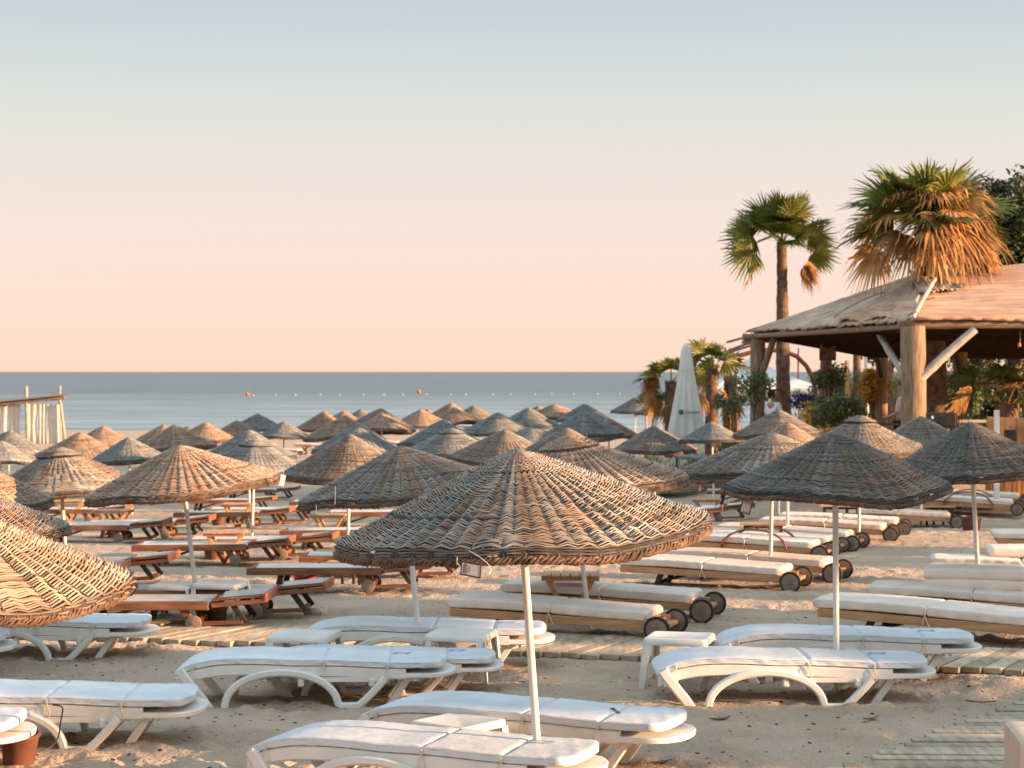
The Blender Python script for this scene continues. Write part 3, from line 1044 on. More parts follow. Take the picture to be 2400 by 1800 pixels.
# ---- printed cards tied to the rims (a code on each is left out)
def card(label, P, rot, size, par=None, mark=True, white=False, hang=None):
    r = thing('hanging_card', label, 'tag', P)
    r.rotation_euler = rot
    wd, ht = size
    mb = MB(); mb.box((0, 0, 0), (wd, .003, ht), ch=.001)
    mb.build('card_face', M['card_white'] if white else M['card'], r)
    if not white:
        mb = MB()
        for (cx, cz, sx, sz_) in ((0, ht / 2, wd + .012, .007), (0, -ht / 2, wd + .012, .007), (wd / 2, 0, .007, ht), (-wd / 2, 0, .007, ht)):
            mb.box((cx, -.0005, cz), (sx, .006, sz_), ch=.001)
        mb.build('card_border', M['black'], r)
    if mark:
        mb = MB()
        c0 = np.array([0, 0, ht * .29])
        pts = [(-.42, .0), (-.42, .32), (-.2, .42), (0, .3), (.1, .42), (.42, .3), (.44, -.1), (.3, -.28), (.28, -.45), (-.3, -.45), (-.3, -.2), (-.42, 0)]
        for (a0, a1) in zip(pts[:-1], pts[1:]):
            mb.bar((a0[0] * wd * .8, -.0028, c0[2] + a0[1] * wd * .55), (a1[0] * wd * .8, -.0028, c0[2] + a1[1] * wd * .55), .0022, .004, up=(0, 0, 1), ch=.0004)
        mb.build('logo_outline', M['ink'], r)
        text_mesh('lettering', 'Qubu', wd * .30, M['ink'], r, (0, -.0032, ht * .31), (R(90), 0, 0))
        mb = MB()
        mb.box((0, -.0026, ht * .08), (wd * .5, .0018, .003), ch=.0003)
        mb.box((0, -.0026, -ht * .42), (wd * .7, .0018, .003), ch=.0003)
        mb.build('fine_print', M['ink'], r)
    if hang is not None:
        mb = MB(); mb.tube(hang, .0022, 5); mb.build('string', M['cord'], r)
    return r


P = px(1104, 1335, 6.90)
card('printed card with black border lying across the near edge of the largest parasol', P, (R(-52), R(-86), R(2)), (.062, .148),
     hang=[(0, 0, .074), (.02, -.01, .10), (.05, -.02, .09)])
P = px(1750, 1182, 10.0)
card('printed card with black border hanging below the dark parasol on the right', P, (0, R(14), R(-6)), (.068, .128),
     hang=[(0, 0, .064), (.0, 0, .09)])
P = px(662, 1126, 13.1)
card('plain white card hanging at the right tip of the sunlit leaning tan parasol', P, (0, R(12), R(20)), (.045, .105), mark=False, white=True, hang=[(0, 0, .05), (-.01, 0, .085)])
P = px(1641, 1140, 15.6)
card('narrow card dangling on a long string below the wide pale parasol', P, (0, R(12), R(48)), (.07, .12), mark=True, hang=[(-.02, 0, -.17), (0, 0, -.06), (0, 0, .06), (.01, 0, .13)])
# loose strings on the canopies
def string(label, pts, r=.0022):
    mb = MB()
    P = np.array(pts)
    t_ = np.linspace(0, len(P) - 1, 24)
    Pi = np.stack([np.interp(t_, np.arange(len(P)), P[:, k]) for k in range(3)], 1)
    for _ in range(3):
        Pi[1:-1] = (Pi[:-2] + 2 * Pi[1:-1] + Pi[2:]) / 4
    mb.tube(Pi, r, 5)
    return tag(mb.build('loose_string', M['cord']), label, 'string')


string('pale string curving down the near face of the largest parasol', [px(1085, 1283, 7.03), px(1120, 1302, 6.95), px(1145, 1322, 6.87), px(1152, 1338, 6.85), px(1146, 1345, 6.82)])
string('looped string hanging below the left rim of the string-hung grey parasol', [px(741, 1185, 10.56), px(742, 1200, 10.53), px(752, 1208, 10.53), px(770, 1207, 10.5), px(786, 1198, 10.5)], .003)
string('short pale string hanging straight down over the rim of that grey parasol', [px(786, 1140, 10.6), px(786, 1160, 10.55), px(785, 1182, 10.5)], .003)
string('thin string trailing from the right edge of the dark parasol with the hanging card', [px(2038, 1177, 10.0), px(2045, 1195, 10.0), px(2062, 1212, 10.0), px(2073, 1226, 10.0)], .002)

# ================================================================== white plastic loungers
def round_rect(hw, hh, k=.5, n=4):
    "closed loop of a rounded rectangle (y, z)"
    r = hh * k
    pts = []
    for (sy, sz, a0) in ((1, 1, 0), (-1, 1, 90), (-1, -1, 180), (1, -1, 270)):
        for i in range(n):
            a = R(a0 + 90 * i / (n - 1))
            pts.append((sy * (hw - r) + r * math.cos(a), sz * (hh - r) + r * math.sin(a)))
    return pts


LW = .62
def w_mid(x):
    "height of the mattress underside along the bed"
    x = np.asarray(x, float)
    return .222 + .045 * sstep(-.05, .30, x) - .045 * (1 - sstep(-.05, .12, x)) + .012 * np.sin(np.clip((x - .2) / .6, 0, 1) * math.pi) - .02 * sstep(1.0, 1.6, x) + .01


def seam(x, where, wdt=.010):
    return sum(np.exp(-((x - c) / wdt) ** 2) for c in where)


def make_mattress(x0, x1, hw, th, mid, seams, mb, round_right=True, puff=.004):
    xs = np.concatenate([[x0, x0 + .012, x0 + .03], np.linspace(x0 + .06, x1 - .2, 40), np.linspace(x1 - .19, x1, 14)] + [[c + e for e in (-.022, -.012, -.006, 0, .006, .012, .022)] for c in seams])
    xs = np.unique(np.round(xs, 4))
    secs = []
    for x in xs:
        e = min(1, (x - x0 + .004) / .03)
        wl = hw * (.90 + .10 * min(1, (x - x0) / .05))
        tt = th * (.45 + .55 * e)
        if round_right:
            q = max(0, (x - (x1 - .15)) / .153)
            wl *= math.sqrt(max(1 - q ** 3.4, .05))
            tt *= .55 + .45 * min(1, (x1 - x + .004) / .03)
        else:
            tt *= .45 + .55 * min(1, (x1 - x + .004) / .03)
            wl *= .92 + .08 * min(1, (x1 - x) / .05)
        sm = min(1, float(seam(x, seams)))
        tt *= 1 - .48 * sm
        wl *= 1 - .015 * sm
        zc = float(mid(x)) + th * .5
        wv = .003 * math.sin(x * 41) + .002 * math.sin(x * 23 + 1)
        loop = []
        base = round_rect(wl, tt / 2, .38, 4)
        # subdivide the flat top for a pillowed surface
        top = [(yy, tt / 2) for yy in np.linspace(wl - tt * .4, -(wl - tt * .4), 9)[1:-1]]
        loop = base[:4] + top + base[4:]
        for (yy, zz) in loop:
            bul = puff * (1 - (yy / max(wl, .01)) ** 2) * (1 - sm) if zz > 0 else 0
            loop_y = yy + (wv if zz > -tt * .4 else 0)
            secs.append((x, loop_y, zc + zz + bul + .0015 * math.sin(x * 60 + yy * 20)))
    n = len(loop)
    S = np.array(secs).reshape(len(xs), n, 3)
    mb.loft(S)
    return xs


def edge_path(x0, x1, hw, mid, dz, side, round_right=True):
    pts = []
    for x in np.linspace(x0 + .02, x1 - (.17 if round_right else .02), 60):
        sm = min(1, float(seam(x, (1.04, 1.50)))) if round_right else 0
        pts.append((x, side * (hw - .002), float(mid(x)) + dz))
    return pts


root = thing('sun_lounger', 'x', 'sun lounger')
mb = MB()
xs = np.linspace(.0, 1.62, 30)
for sy in (-1, 1):
    secs = []
    for x in xs:
        z1 = float(w_mid(x)) - .004
        z0 = z1 - .075 + .02 * max(0, .1 - x) * 5
        yc = sy * (LW / 2 - .02)
        k = .008
        secs.append([(x, yc - .02 + k, z0), (x, yc + .02 - k, z0), (x, yc + .02, z0 + k), (x, yc + .02, z1 - k), (x, yc + .02 - k, z1), (x, yc - .02 + k, z1), (x, yc - .02, z1 - k), (x, yc - .02, z0 + k)])
    mb.loft(secs)
    mb.box((1.20, sy * (LW / 2 + .003), .180), (.52, .004, .034), ch=.001)       # raised panel on the rail
    for x_ in (.06, .88, 1.38):
        mb.box((x_, sy * (LW / 2 - .002), .16), (.045, .045, .06), ch=.01)
for k in range(15):
    x_ = .05 + k * .103
    mb.box((x_, 0, float(w_mid(x_)) - .018), (.075, LW - .078, .018), ch=.004)
mb.build('frame', M['plastic'], root)
# adjustable end panel with rounded foot and toothed rack
mb = MB()
out_ = []
for x in np.concatenate([np.linspace(1.44, 1.76, 8), 1.76 + .21 * np.sin(np.linspace(0, math.pi / 2, 12))]):
    q = max(0, (x - 1.76) / .212)
    out_.append((x, (LW / 2 + .0) * math.sqrt(max(1 - q ** 2.4, .004))))
secs = []
loop = [(x, -y_) for x, y_ in out_] + [(x, y_) for x, y_ in reversed(out_)]
for z, ins in ((.186, .012), (.192, .003), (.214, .0), (.222, .006)):
    secs.append([(x - (ins if x > 1.6 else -ins), y_ * (1 - ins * 2), z) for x, y_ in loop])
mb.loft(secs)
for sy in (-1, 1):
    for k in range(5):
        mb.box((1.52 + k * .045, sy * .22, .172), (.022, .03, .03), ch=.004)
mb.build('end_panel', M['plastic'], root)
for sy in (-1, 1):
    y_ = sy * (LW / 2 + .012)
    mb = MB()
    mb.sweep_xz([(.03, .245), (.06, .20), (.12, .125), (.185, .045), (.25, -.05)], y_, .052, .07)
    mb.build('front_leg', M['plastic'], root)
    mb = MB()
    pts = [(.745 - .40 * math.cos(a), -.03 + .262 * math.sin(a) ** .85) for a in np.linspace(0.0, math.pi, 30)]
    pts = pts[:-1] + [(1.165, -.005), (1.22, -.005), (1.285, -.002), (1.33, .035), (1.385, .09), (1.44, .15), (1.475, .19)]
    mb.sweep_xz(pts, y_, .05, .052)
    mb.build('arched_leg', M['plastic'], root)
    mb = MB()
    mb.bar((1.64, sy * .20, .19), (1.49, sy * .20, -.03), .05, .05)
    mb.build('back_stay', M['plastic'], root)
mb = MB()
make_mattress(-.01, 1.90, LW / 2 + .002, .048, w_mid, (1.04, 1.50), mb)
mt = mb.build('mattress', M['canvas_white'], root, autos=50)
mb = MB()
for sy in (-1, 1):
    for dz in (.008, .040):
        pts = edge_path(0, 1.9, LW / 2 + .003, w_mid, dz, sy)
        mb.tube(pts, .0042, 5)
mb.build('piping', M['piping'], mt)
for x_ in (.12, 1.04, 1.49):
    for sy in (-1, 1):
        mb = MB()
        z_ = float(w_mid(x_))
        y_ = sy * (LW / 2 + .008)
        mb.tube([(x_, y_, z_ + .03), (x_ + .004, y_ + sy * .004, z_ - .01), (x_ + .018, y_ + sy * .003, z_ - .05), (x_ + .012, y_, z_ - .085)], .0035, 4)
        mb.tube([(x_, y_, z_ + .01), (x_ - .014, y_ + sy * .006, z_ - .015), (x_ - .02, y_ + sy * .004, z_ - .07)], .003, 4)
        mb.build('tie', M['cord'], mt)
mb = MB()
def top_z(x, y_): return float(w_mid(x)) + .048 + .0045 * (1 - (y_ / (LW / 2)) ** 2) + .0035
for (x0, x1, y0, y1) in ((1.52, 1.64, .06, .075), (1.52, 1.64, .135, .15), (1.52, 1.545, .075, .135), (1.615, 1.64, .075, .135)):
    c = [(x0, y0), (x1, y0), (x1, y1), (x0, y1)]
    mb.add([(a + .35 * (b_ - .105), b_, top_z(a, b_)) for a, b_ in c], [(0, 1, 2, 3)])
mb.build('printed_logo', M['logo_blue'], mt, smooth=False)
W_PROTO = root
_used = {}


def put(proto, key, P, yaw, label, group, scale=1.0, roll=0.0, pitch=0.0):
    if proto.name not in _used:
        o = proto; _used[proto.name] = 1
    else:
        o = copy_tree(proto)
    o.location = P
    o.rotation_euler = (R(roll), R(pitch), R(yaw))
    o.scale = (scale,) * 3
    o['label'] = label
    o['group'] = group
    return o


def place(proto, u, v, yaw, label, group, scale=1.0, hw=LW / 2, pitch=0.0, dz=0):
    "u, v: pixel of the ground under the near left corner"
    P = gpx(u, v)
    a = math.atan(DS * math.tan(R(yaw))); yaw = math.degrees(a)
    P = P + np.array([-math.sin(a) * hw, math.cos(a) * hw, 0]) * scale
    c = P[:2] + np.array([math.cos(a), math.sin(a)]) * .9 * scale
    P[2] = .5 * (sand_z(*P[:2]) + sand_z(*c)) + dz
    return put(proto, None, P, yaw, label, group, scale, rnd.uniform(-.6, .6), pitch)


WG = 'white plastic sun loungers with white mattresses'
place(W_PROTO, 1543, 1652, 0, 'white plastic lounger right of centre, first before the upright pole', WG)
place(W_PROTO, 1692, 1598, -1, 'white plastic lounger just behind the upright pole on the right', WG, dz=.02)
place(W_PROTO, 412, 1660, 1, 'white plastic lounger with big arch leg, middle left, in front of the pink bucket', WG, .97)
place(W_PROTO, 612, 1629, 1, 'white plastic lounger with sunlit foot, tucked behind the middle left one', WG, .88, dz=.0)
place(W_PROTO, 700, 1572, -1, 'white plastic lounger next to the plank walk, behind two white side tables', WG)
place(W_PROTO, -222, 1546, 1, 'white plastic lounger at the left edge beside the plank walk, under the big golden parasol', WG)
place(W_PROTO, -605, 1592, 0, 'white plastic lounger of which only a rounded foot end shows at the left frame edge', WG)
place(W_PROTO, -290, 1757, 0, 'white plastic lounger bottom left with dark cord hanging from its arch leg', WG)
place(W_PROTO, -770, 1828, 0, 'white plastic lounger foot end at the bottom left corner above a brown pot', WG)
place(W_PROTO, 578, 1864, -13, 'nearest white plastic lounger at the bottom centre edge of the picture', WG, .98)
w2 = place(W_PROTO, 840, 1776, -14, 'white plastic lounger bottom centre with dark lettering on its foot, behind the nearest one', WG)
for o_ in list(bpy.data.objects):
    if o_.name.startswith('printed_logo') and o_.parent and o_.parent.parent and any(k in o_.parent.parent['label'] for k in ('left edge', 'left frame edge', 'bottom left')):
        bpy.data.objects.remove(o_)
t_ = text_mesh('lettering', 'WESOMMER', .042, M['dark_print'], None, (0, 0, 0), (0, 0, 0))
for c in w2.children:
    if c.name.startswith('mattress'):
        t_.parent = c
        for k in list(c.children):
            if k.name.startswith('printed_logo'):
                bpy.data.objects.remove(k)
t_.location = (1.50, 0.02, top_z(1.50, 0.02) + .001)
t_.rotation_euler = (0, R(.8), R(118))
# dark cord on the bottom left lounger
cord_ = string('dark cord dangling from the bottom left white lounger to the sand', [px(124, 1652, 8.62), px(150, 1655, 8.58), px(142, 1690, 8.56), px(138, 1730, 8.55), px(120, 1752, 8.5), px(84, 1765, 8.45)], .005)
cord_.data.materials[0] = M['black']

# ================================================================== white side tables
root = thing('side_table', 'x', 'side table')
S_ = .47
mb = MB()
secs = []
for z, k in ((.405, .004), (.412, 0), (.428, 0), (.436, .006), (.438, .02)):
    h = S_ / 2 - k
    secs.append([(h - .02 + .02 * math.cos(a) if False else 0, 0, z) for a in (0,)])
def rr_loop(h, r, z, n=5):
    o = []
    for (sx, sy, a0) in ((1, 1, 0), (-1, 1, 90), (-1, -1, 180), (1, -1, 270)):
        for i in range(n):
            a = R(a0 + 90 * i / (n - 1))
            o.append((sx * (h - r) + r * math.cos(a), sy * (h - r) + r * math.sin(a), z))
    return o
h = S_ / 2
mb.loft([rr_loop(h - .002, .04, .298), rr_loop(h + .002, .04, .307), rr_loop(h, .04, .335), rr_loop(h - .008, .04, .346), rr_loop(h - .03, .035, .349), rr_loop(h - .04, .03, .346)])
mb.build('table_top', M['plastic'], root)
for sx in (-1, 1):
    for sy in (-1, 1):
        mb = MB()
        for (dx, dy, wx, wy) in ((0, 0, .062, .018), (1, 1, .018, .062)):
            if dx == 0:
                c0 = np.array([sx * (h - .031), sy * (h - .009)])
            else:
                c0 = np.array([sx * (h - .009), sy * (h - .031)])
            sp = np.array([sx, sy]) * .028
            s0 = [(c0[0] + a * wx / 2, c0[1] + b_ * wy / 2, .302) for a, b_ in ((-1, -1), (1, -1), (1, 1), (-1, 1))]
            s1 = [(c0[0] + sp[0] + a * wx / 2 * .62 + (sx * wx * .19 if wx > .05 else 0), c0[1] + sp[1] + b_ * wy / 2 * (1 if wy < .05 else .62) + (sy * wy * .19 if wy > .05 else 0), -.04) for a, b_ in ((-1, -1), (1, -1), (1, 1), (-1, 1))]
            mb.loft([s0, s1])
        mb.build('leg', M['plastic'], root, smooth=False)
SG = 'white plastic side tables'
def stool(u, v, yaw, label, scale=1.0):
    return place(root_s, u, v, yaw, label, SG, scale, hw=0)
root_s = root
def corner_place(u, v, yaw, label, scale=1.0):
    P = gpx(u, v); a = R(yaw)
    c, s_ = math.cos(a), math.sin(a)
    P = P + np.array([c * h - s_ * h, s_ * h + c * h, 0]) * scale
    P[2] = sand_z(P[0], P[1])
    return put(root_s, None, P, yaw, label, SG, scale)
corner_place(1506, 1609, -14, 'white side table standing at the head of the right white lounger', 1.0)
corner_place(622, 1597, -10, 'white side table beside the pink bucket on the middle left', 1.0)
corner_place(992, 1594, -12, 'white side table hiding the foot of the tilted pole, behind the middle white loungers', 1.0)
corner_place(344, 1452, -10, 'left one of two white side tables behind the sunlit wooden lounger', .92)
corner_place(444, 1454, -10, 'right one of two white side tables at the foot of the leaning white pole', .95)
corner_place(958, 1812, -38, 'nearest white side table between the two bottom centre loungers', .86)

# ================================================================== wooden loungers with cream mattresses
MW = .64
def m_mid(x):
    return .232 - .055 * sstep(.3, 1.9, np.asarray(x, float))
root = thing('wooden_lounger', 'x', 'sun lounger')
mb = MB()
for sy in (-1, 1):
    y_ = sy * (MW / 2 - .03)
    mb.bar((-.0, y_, .196), (1.84, y_, .138), .036, .070, ch=.005)
for k in range(17):
    x_ = .05 + k * .105
    mb.bar((x_, -MW / 2 + .05, .223 - .032 * x_), (x_, MW / 2 - .05, .223 - .032 * x_), .07, .018, up=(0, 0, 1), ch=.003)
mb.bar((.02, -MW / 2 + .048, .195), (.02, MW / 2 - .048, .195), .03, .06)
mb.bar((1.80, -MW / 2 + .048, .125), (1.80, MW / 2 - .048, .125), .03, .06)
mb.build('frame', M['wood_light'], root)
for sy in (-1, 1):
    mb = MB()
    mb.bar((.47, sy * (MW / 2 - .066), .195), (.37, sy * (MW / 2 - .066), -.04), .032, .06, up=(1, 0, 0))
    mb.build('leg', M['wood_dark'], root)
mb = MB()
mb.bar((.42, -MW / 2 + .082, .05), (.42, MW / 2 - .082, .05), .05, .03)
mb.build('stretcher', M['wood_dark'], root)
for sy in (-1, 1):
    mb = MB(); mb.bar((.44, sy * .12, .06), (.78, sy * .1, .15), .04, .025); mb.build('leg_brace', M['wood_dark'], root)
for sy in (-1, 1):
    mb = MB()
    a = np.linspace(0, 2 * np.pi, 28, endpoint=False)
    c = np.array([1.88, sy * (MW / 2 + .012), .112])
    def ring(r, yy): return [(c[0] + r * math.cos(t), c[1] + yy, c[2] + r * math.sin(t)) for t in a]
    mb.loft([ring(.094, -.016), ring(.094, .016)])
    mb.loft([ring(.016, -.028), ring(.016, .028)])
    wh = mb.build('wheel', M['wheel_disc'], root)
    mb = MB()
    mb.loft([ring(.093, -.020), ring(.108, -.022), ring(.114, -.012), ring(.114, .012), ring(.108, .022), ring(.093, .020), ring(.093, -.020)], cap=False)
    mb.build('tyre', M['rubber'], wh)
mb = MB()
mb.bar((1.88, -MW / 2 + .03, .115), (1.88, MW / 2 - .03, .115), .075, .035)
mb.bar((1.86, -MW / 2 + .04, .09), (1.86, MW / 2 - .04, .09), .03, .04)
mb.build('axle_board', M['wood_light'], root)
mb = MB()
make_mattress(-.05, 1.78, MW / 2 - .01, .078, m_mid, (.92,), mb, round_right=False, puff=.008)
mt = mb.build('mattress', M['canvas_cream'], root, autos=50)
for sy in (-1, 1):
    mb = MB()
    y_ = sy * (MW / 2 - .002)
    z_ = float(m_mid(.92))
    mb.tube([(.92, y_, z_ + .05), (.92, y_ + sy * .012, z_ + .01), (.93, y_ + sy * .01, z_ - .03), (.96, y_ + sy * .012, z_ - .09)], [.012, .010, .009, .012], 5, flat=.4)
    mb.tube([(.92, y_ + sy * .008, z_ + .01), (.905, y_ + sy * .014, z_ - .03), (.90, y_ + sy * .010, z_ - .07)], [.010, .009, .011], 5, flat=.4)
    mb.build('tie', M['canvas_cream'], mt)
M_PROTO = root
MG = 'wooden wheeled loungers with cream mattresses'
def mlounge(u, v, yaw, label, scale=1.0, pitch=0):
    return place(M_PROTO, u, v, yaw, label, MG, scale, hw=MW / 2, pitch=pitch)
mlounge(1052, 1486, -13, 'nearest cream mattress lounger in the centre with large black wheels at its right end', 1.0)
mlounge(1182, 1446, -11, 'cream mattress lounger just behind the nearest one, folding table beside it', 1.0)
mlounge(1452, 1376, -14, 'cream mattress lounger right of the largest parasol, fabric tie hanging at its middle', 1.0)
mlounge(1566, 1356, -14, 'cream mattress lounger with a bluish wheel, its middle crossed by a leaning pole', 1.0)
arm1 = mlounge(1580, 1310, -14, 'cream mattress lounger with two curved wooden armrests', 1.0)
mlounge(1646, 1292, -14, 'cream mattress lounger right behind the one with curved armrests', .95)
mlounge(1682, 1284, -15, 'cream mattress lounger with two black wheels close to the upright pole', 1.0)
mlounge(1786, 1264, -10, 'cream mattress lounger with a brown near wheel, behind the upright pole', 1.0)
mlounge(1832, 1250, -9, 'cream mattress lounger under the black legged bench on the right', 1.0)
mlounge(1974, 1236, -5, 'flat long cream mattress lounger beside the earthenware jar', 1.0)
mlounge(1914, 1490, -20, 'large cream mattress lounger with dark leg, running off the right frame edge', 1.05)
mlounge(2040, 1454, -13, 'cream mattress lounger with a folded cushion lying on it', 1.0)
mlounge(2190, 1402, -8, 'cream mattress lounger at the right edge, next behind the one with the folded cushion', 1.0)
mlounge(2192, 1374, -8, 'cream mattress lounger at the right edge with a thick second cushion on it', 1.0)
mlounge(2338, 1306, -6, 'cream mattress lounger sliver at the right edge, farthest of that stack', 1.0)
arm2 = mlounge(2128, 1206, -12, 'cream mattress lounger far right with curved armrest and round wooden wheel', 1.0)
mlounge(2150, 1192, -10, 'cream mattress lounger behind the far right one with the armrest', 1.0)
for u_, v_, l_ in ((610, 1066, 'far cream lounger in the gap right of the leaning tan parasol'), (690, 1054, 'far cream lounger below the dark grey green far parasol'), (850, 1046, 'far cream lounger behind the plain grey parasol left of the red chair'), (945, 1050, 'far cream lounger just right of the red beach chair'),
                   (1072, 1006, 'far cream lounger showing under the tilted tan far parasol'), (440, 1086, 'far cream lounger between the left-tilted tan parasol and the leaning one'), (330, 1098, 'far cream lounger below the blue grey tilted parasol on the left')):
    mlounge(u_, v_, -8, l_, 1.0)
for arm in (arm1, arm2):
    for sy in (-1, 1):
        mb = MB()
        pts = [(.62 + .42 * (1 - math.cos(a)) , .16 + .24 * math.sin(a)) for a in np.linspace(0, math.pi, 22)]
        mb.sweep_xz(pts, sy * (MW / 2 + .01), .05, .024)
        mb.build('armrest', M['wood_brown'], arm)

# folded cushions resting on mattresses
def cushion(label, u, v, d, yaw, L_, W_, th, mat, layers=2):
    P = px(u, v, d)
    r = thing('folded_cushion', label, 'cushion', P, yaw)
    for k in range(layers):
        mb = MB()
        xs = np.concatenate([[0, .012, .03], np.linspace(.07, L_ - .07, 14), [L_ - .03, L_ - .012, L_]])
        secs = []
        for x in xs:
            e = min(1, min(x, L_ - x) / .03 + .25)
            tt = th * (.5 + .5 * e); ww = W_ / 2 * (.95 + .05 * e)
            secs.append([(x, yy, k * th * .97 + th / 2 + zz + (.01 * math.sin(math.pi * x / L_) if zz > 0 else 0)) for yy, zz in round_rect(ww, tt / 2, .7, 4)])
        mb.loft(secs)
        mb.build('cushion_layer', mat, r, autos=50)
    return r
cushion('thick folded beige cushion lying on a cream mattress at the right edge', 2168, 1374, 13.4, -14, .92, .58, .10, M['canvas_cream'])
cushion('second cushion stacked on a cream mattress at the far right edge', 2314, 1301, 15.8, -8, .9, .58, .10, M['canvas_cream'], 1)

# ================================================================== low sling loungers of dark stained wood
BW = .58
root = thing('sling_lounger', 'x', 'sun lounger')
mb = MB()
for sy in (-1, 1):
    y_ = sy * (BW / 2 - .02)
    mb.bar((0, y_, .225), (1.42, y_, .225), .038, .075, ch=.005)
mb.bar((.019, -BW / 2 + .04, .225), (.019, BW / 2 - .04, .225), .038, .07)
mb.bar((1.40, -BW / 2 + .04, .21), (1.40, BW / 2 - .04, .21), .038, .045)
mb.build('frame', M['wood_brown'], root)
mb = MB()
nx, ny = 20, 13
V = []
for i in range(nx):
    for j in range(ny):
        x_ = .03 + 1.36 * i / (nx - 1); q = -1 + 2 * j / (ny - 1)
        V.append((x_, q * (BW / 2 - .018), .2665 - .028 * (1 - q ** 2) + .004 * math.sin(i * 1.3 + j) * (1 - abs(q))))
F = [(i * ny + j, i * ny + j + 1, (i + 1) * ny + j + 1, (i + 1) * ny + j) for i in range(nx - 1) for j in range(ny - 1)]
mb.add(V, F)
mb.build('sling', M['sling'], root)
mb = MB()
HT = R(5)
for sy in (-1, 1):
    y_ = sy * (BW / 2 - .02)
    mb.bar((1.445, y_, .228), (1.92, y_, .228 + .48 * math.tan(HT)), .036, .04)
    mb.bar((1.445, y_, .275), (1.92, y_, .275 + .48 * math.tan(HT)), .03, .022)
mb.bar((1.925, -BW / 2, .255 + .48 * math.tan(HT)), (1.925, BW / 2, .255 + .48 * math.tan(HT)), .028, .085)
mb.bar((1.445, -BW / 2 + .04, .235), (1.445, BW / 2 - .04, .235), .02, .07)
mb.build('headrest_frame', M['wood_brown'], root)
mb = MB()
V = []
for i in range(10):
    for j in range(ny):
        x_ = 1.46 + .45 * i / 9; q = -1 + 2 * j / (ny - 1)
        V.append((x_, q * (BW / 2 - .02), .292 + (x_ - 1.445) * math.tan(HT) - .038 * (1 - q ** 2)))
F = [(i * ny + j, i * ny + j + 1, (i + 1) * ny + j + 1, (i + 1) * ny + j) for i in range(9) for j in range(ny - 1)]
mb.add(V, F)
mb.build('headrest_sling', M['sling'], root)
for sy in (-1, 1):
    mb = MB(); y_ = sy * (BW / 2 - .058)
    mb.bar((.36, y_, .20), (.30, y_, -.04), .034, .06, up=(1, 0, 0)); mb.build('leg', M['wood_dark'], root)
    mb = MB()
    mb.bar((1.18, y_, .20), (1.27, y_, .04), .034, .07, up=(1, 0, 0)); mb.build('leg', M['wood_brown'], root)
    mb = MB()
    mb.bar((1.62, sy * (BW / 2 - .07), .235), (1.74, sy * (BW / 2 - .07), .07), .03, .05, up=(1, 0, 0)); mb.build('headrest_stay', M['wood_dark'], root)
    mb = MB()
    c = np.array([1.28, sy * (BW / 2 - .018), .07])
    a = np.linspace(0, 2 * np.pi, 22, endpoint=False)
    def ring(r, yy): return [(c[0] + r * math.cos(t), c[1] + yy, c[2] + r * math.sin(t)) for t in a]
    mb.loft([ring(.066, -.016), ring(.072, -.013), ring(.072, .013), ring(.066, .016)])
    mb.loft([ring(.012, -.024), ring(.012, .024)])
    mb.build('wheel', M['wheel_disc'] if sy < 0 else M['wood_dark'], root)
mb = MB()
mb.bar((1.30, -BW / 2 + .035, .075), (1.30, BW / 2 - .035, .075), .03, .05)
mb.bar((1.30, -.22, .06), (1.72, -.22, .075), .05, .035)
mb.bar((1.70, -BW / 2 + .09, .07), (1.70, BW / 2 - .09, .07), .05, .04)
mb.build('wheel_axle', M['wood_brown'], root)
mb = MB()
mb.bar((.32, -BW / 2 + .075, .06), (.32, BW / 2 - .075, .06), .05, .03)
mb.bar((.34, .0, .06), (.75, .0, .19), .05, .03)
mb.build('stretcher', M['wood_brown'], root)
B_PROTO = root
BG = 'low stained wood loungers with slack fabric'
def slounge(u_right, v, label, yaw=-2.5, scale=1.0):
    "u_right: pixel column of the headrest end"
    d = gpx(u_right, v)[1]
    u = u_right - 1.93 * scale * FPX / (d + .1)
    return place(B_PROTO, u, v, yaw, label, BG, scale, hw=BW / 2, pitch=rnd.uniform(-.9, .1))
for row in [
 (625, 1477, 'sunlit wooden lounger right below the two white side tables, nearest of the stained ones'),
 (762, 1452, 'wooden lounger just right behind the two white side tables, its wheels free on the sand'),
 (398, 1374, 'wooden lounger on the left, raised headrest with a black wheel, above the big golden parasol'),
 (277, 1396, 'wooden lounger on the left mostly hidden by the big golden parasol'),
 (676, 1327, 'wooden lounger crossed at its left by the leaning white pole'),
 (781, 1312, 'wooden lounger whose headrest touches the left tip of the largest parasol'),
 (985, 1288, 'wooden lounger running behind the left edge of the largest parasol, upper of two'),
 (385, 1274, 'wooden lounger left of the leaning white pole, third row'),
 (490, 1263, 'wooden lounger just behind the one left of the leaning pole'),
 (296, 1226, 'wooden lounger next to the folding table under the brownish parasol'),
 (680, 1240, 'wooden lounger below the right tip of the sunlit tan parasol'),
 (738, 1229, 'wooden lounger partly hidden behind the one below the tan parasol tip'),
 (1008, 1393, 'wooden lounger with red bucket beneath it, running under the largest parasol'),
 (1098, 1358, 'wooden lounger directly behind the one with the red bucket'),
 (696, 1172, 'small far wooden lounger behind the hanging white card'),
 (640, 1200, 'far wooden lounger with its top in shade under the leaning tan parasol'),
 (905, 1206, 'far wooden lounger below the striped grey brown parasol'),
 (1030, 1236, 'wooden lounger under the string-hung grey parasol'),
 (1504, 1184, 'wooden lounger end right of the tan parasol with dark cap rings'),
 (1692, 1236, 'wooden lounger behind the hanging card of the dark parasol'),
 (1772, 1222, 'wooden lounger between the two thin white poles on the right'),
 (1562, 1216, 'wooden lounger in deep shade left of the thin slanted pole'),
 (1905, 1196, 'wooden lounger behind the upright pole under the dark parasol'),
]:
    slounge(row[0], row[1], row[2])

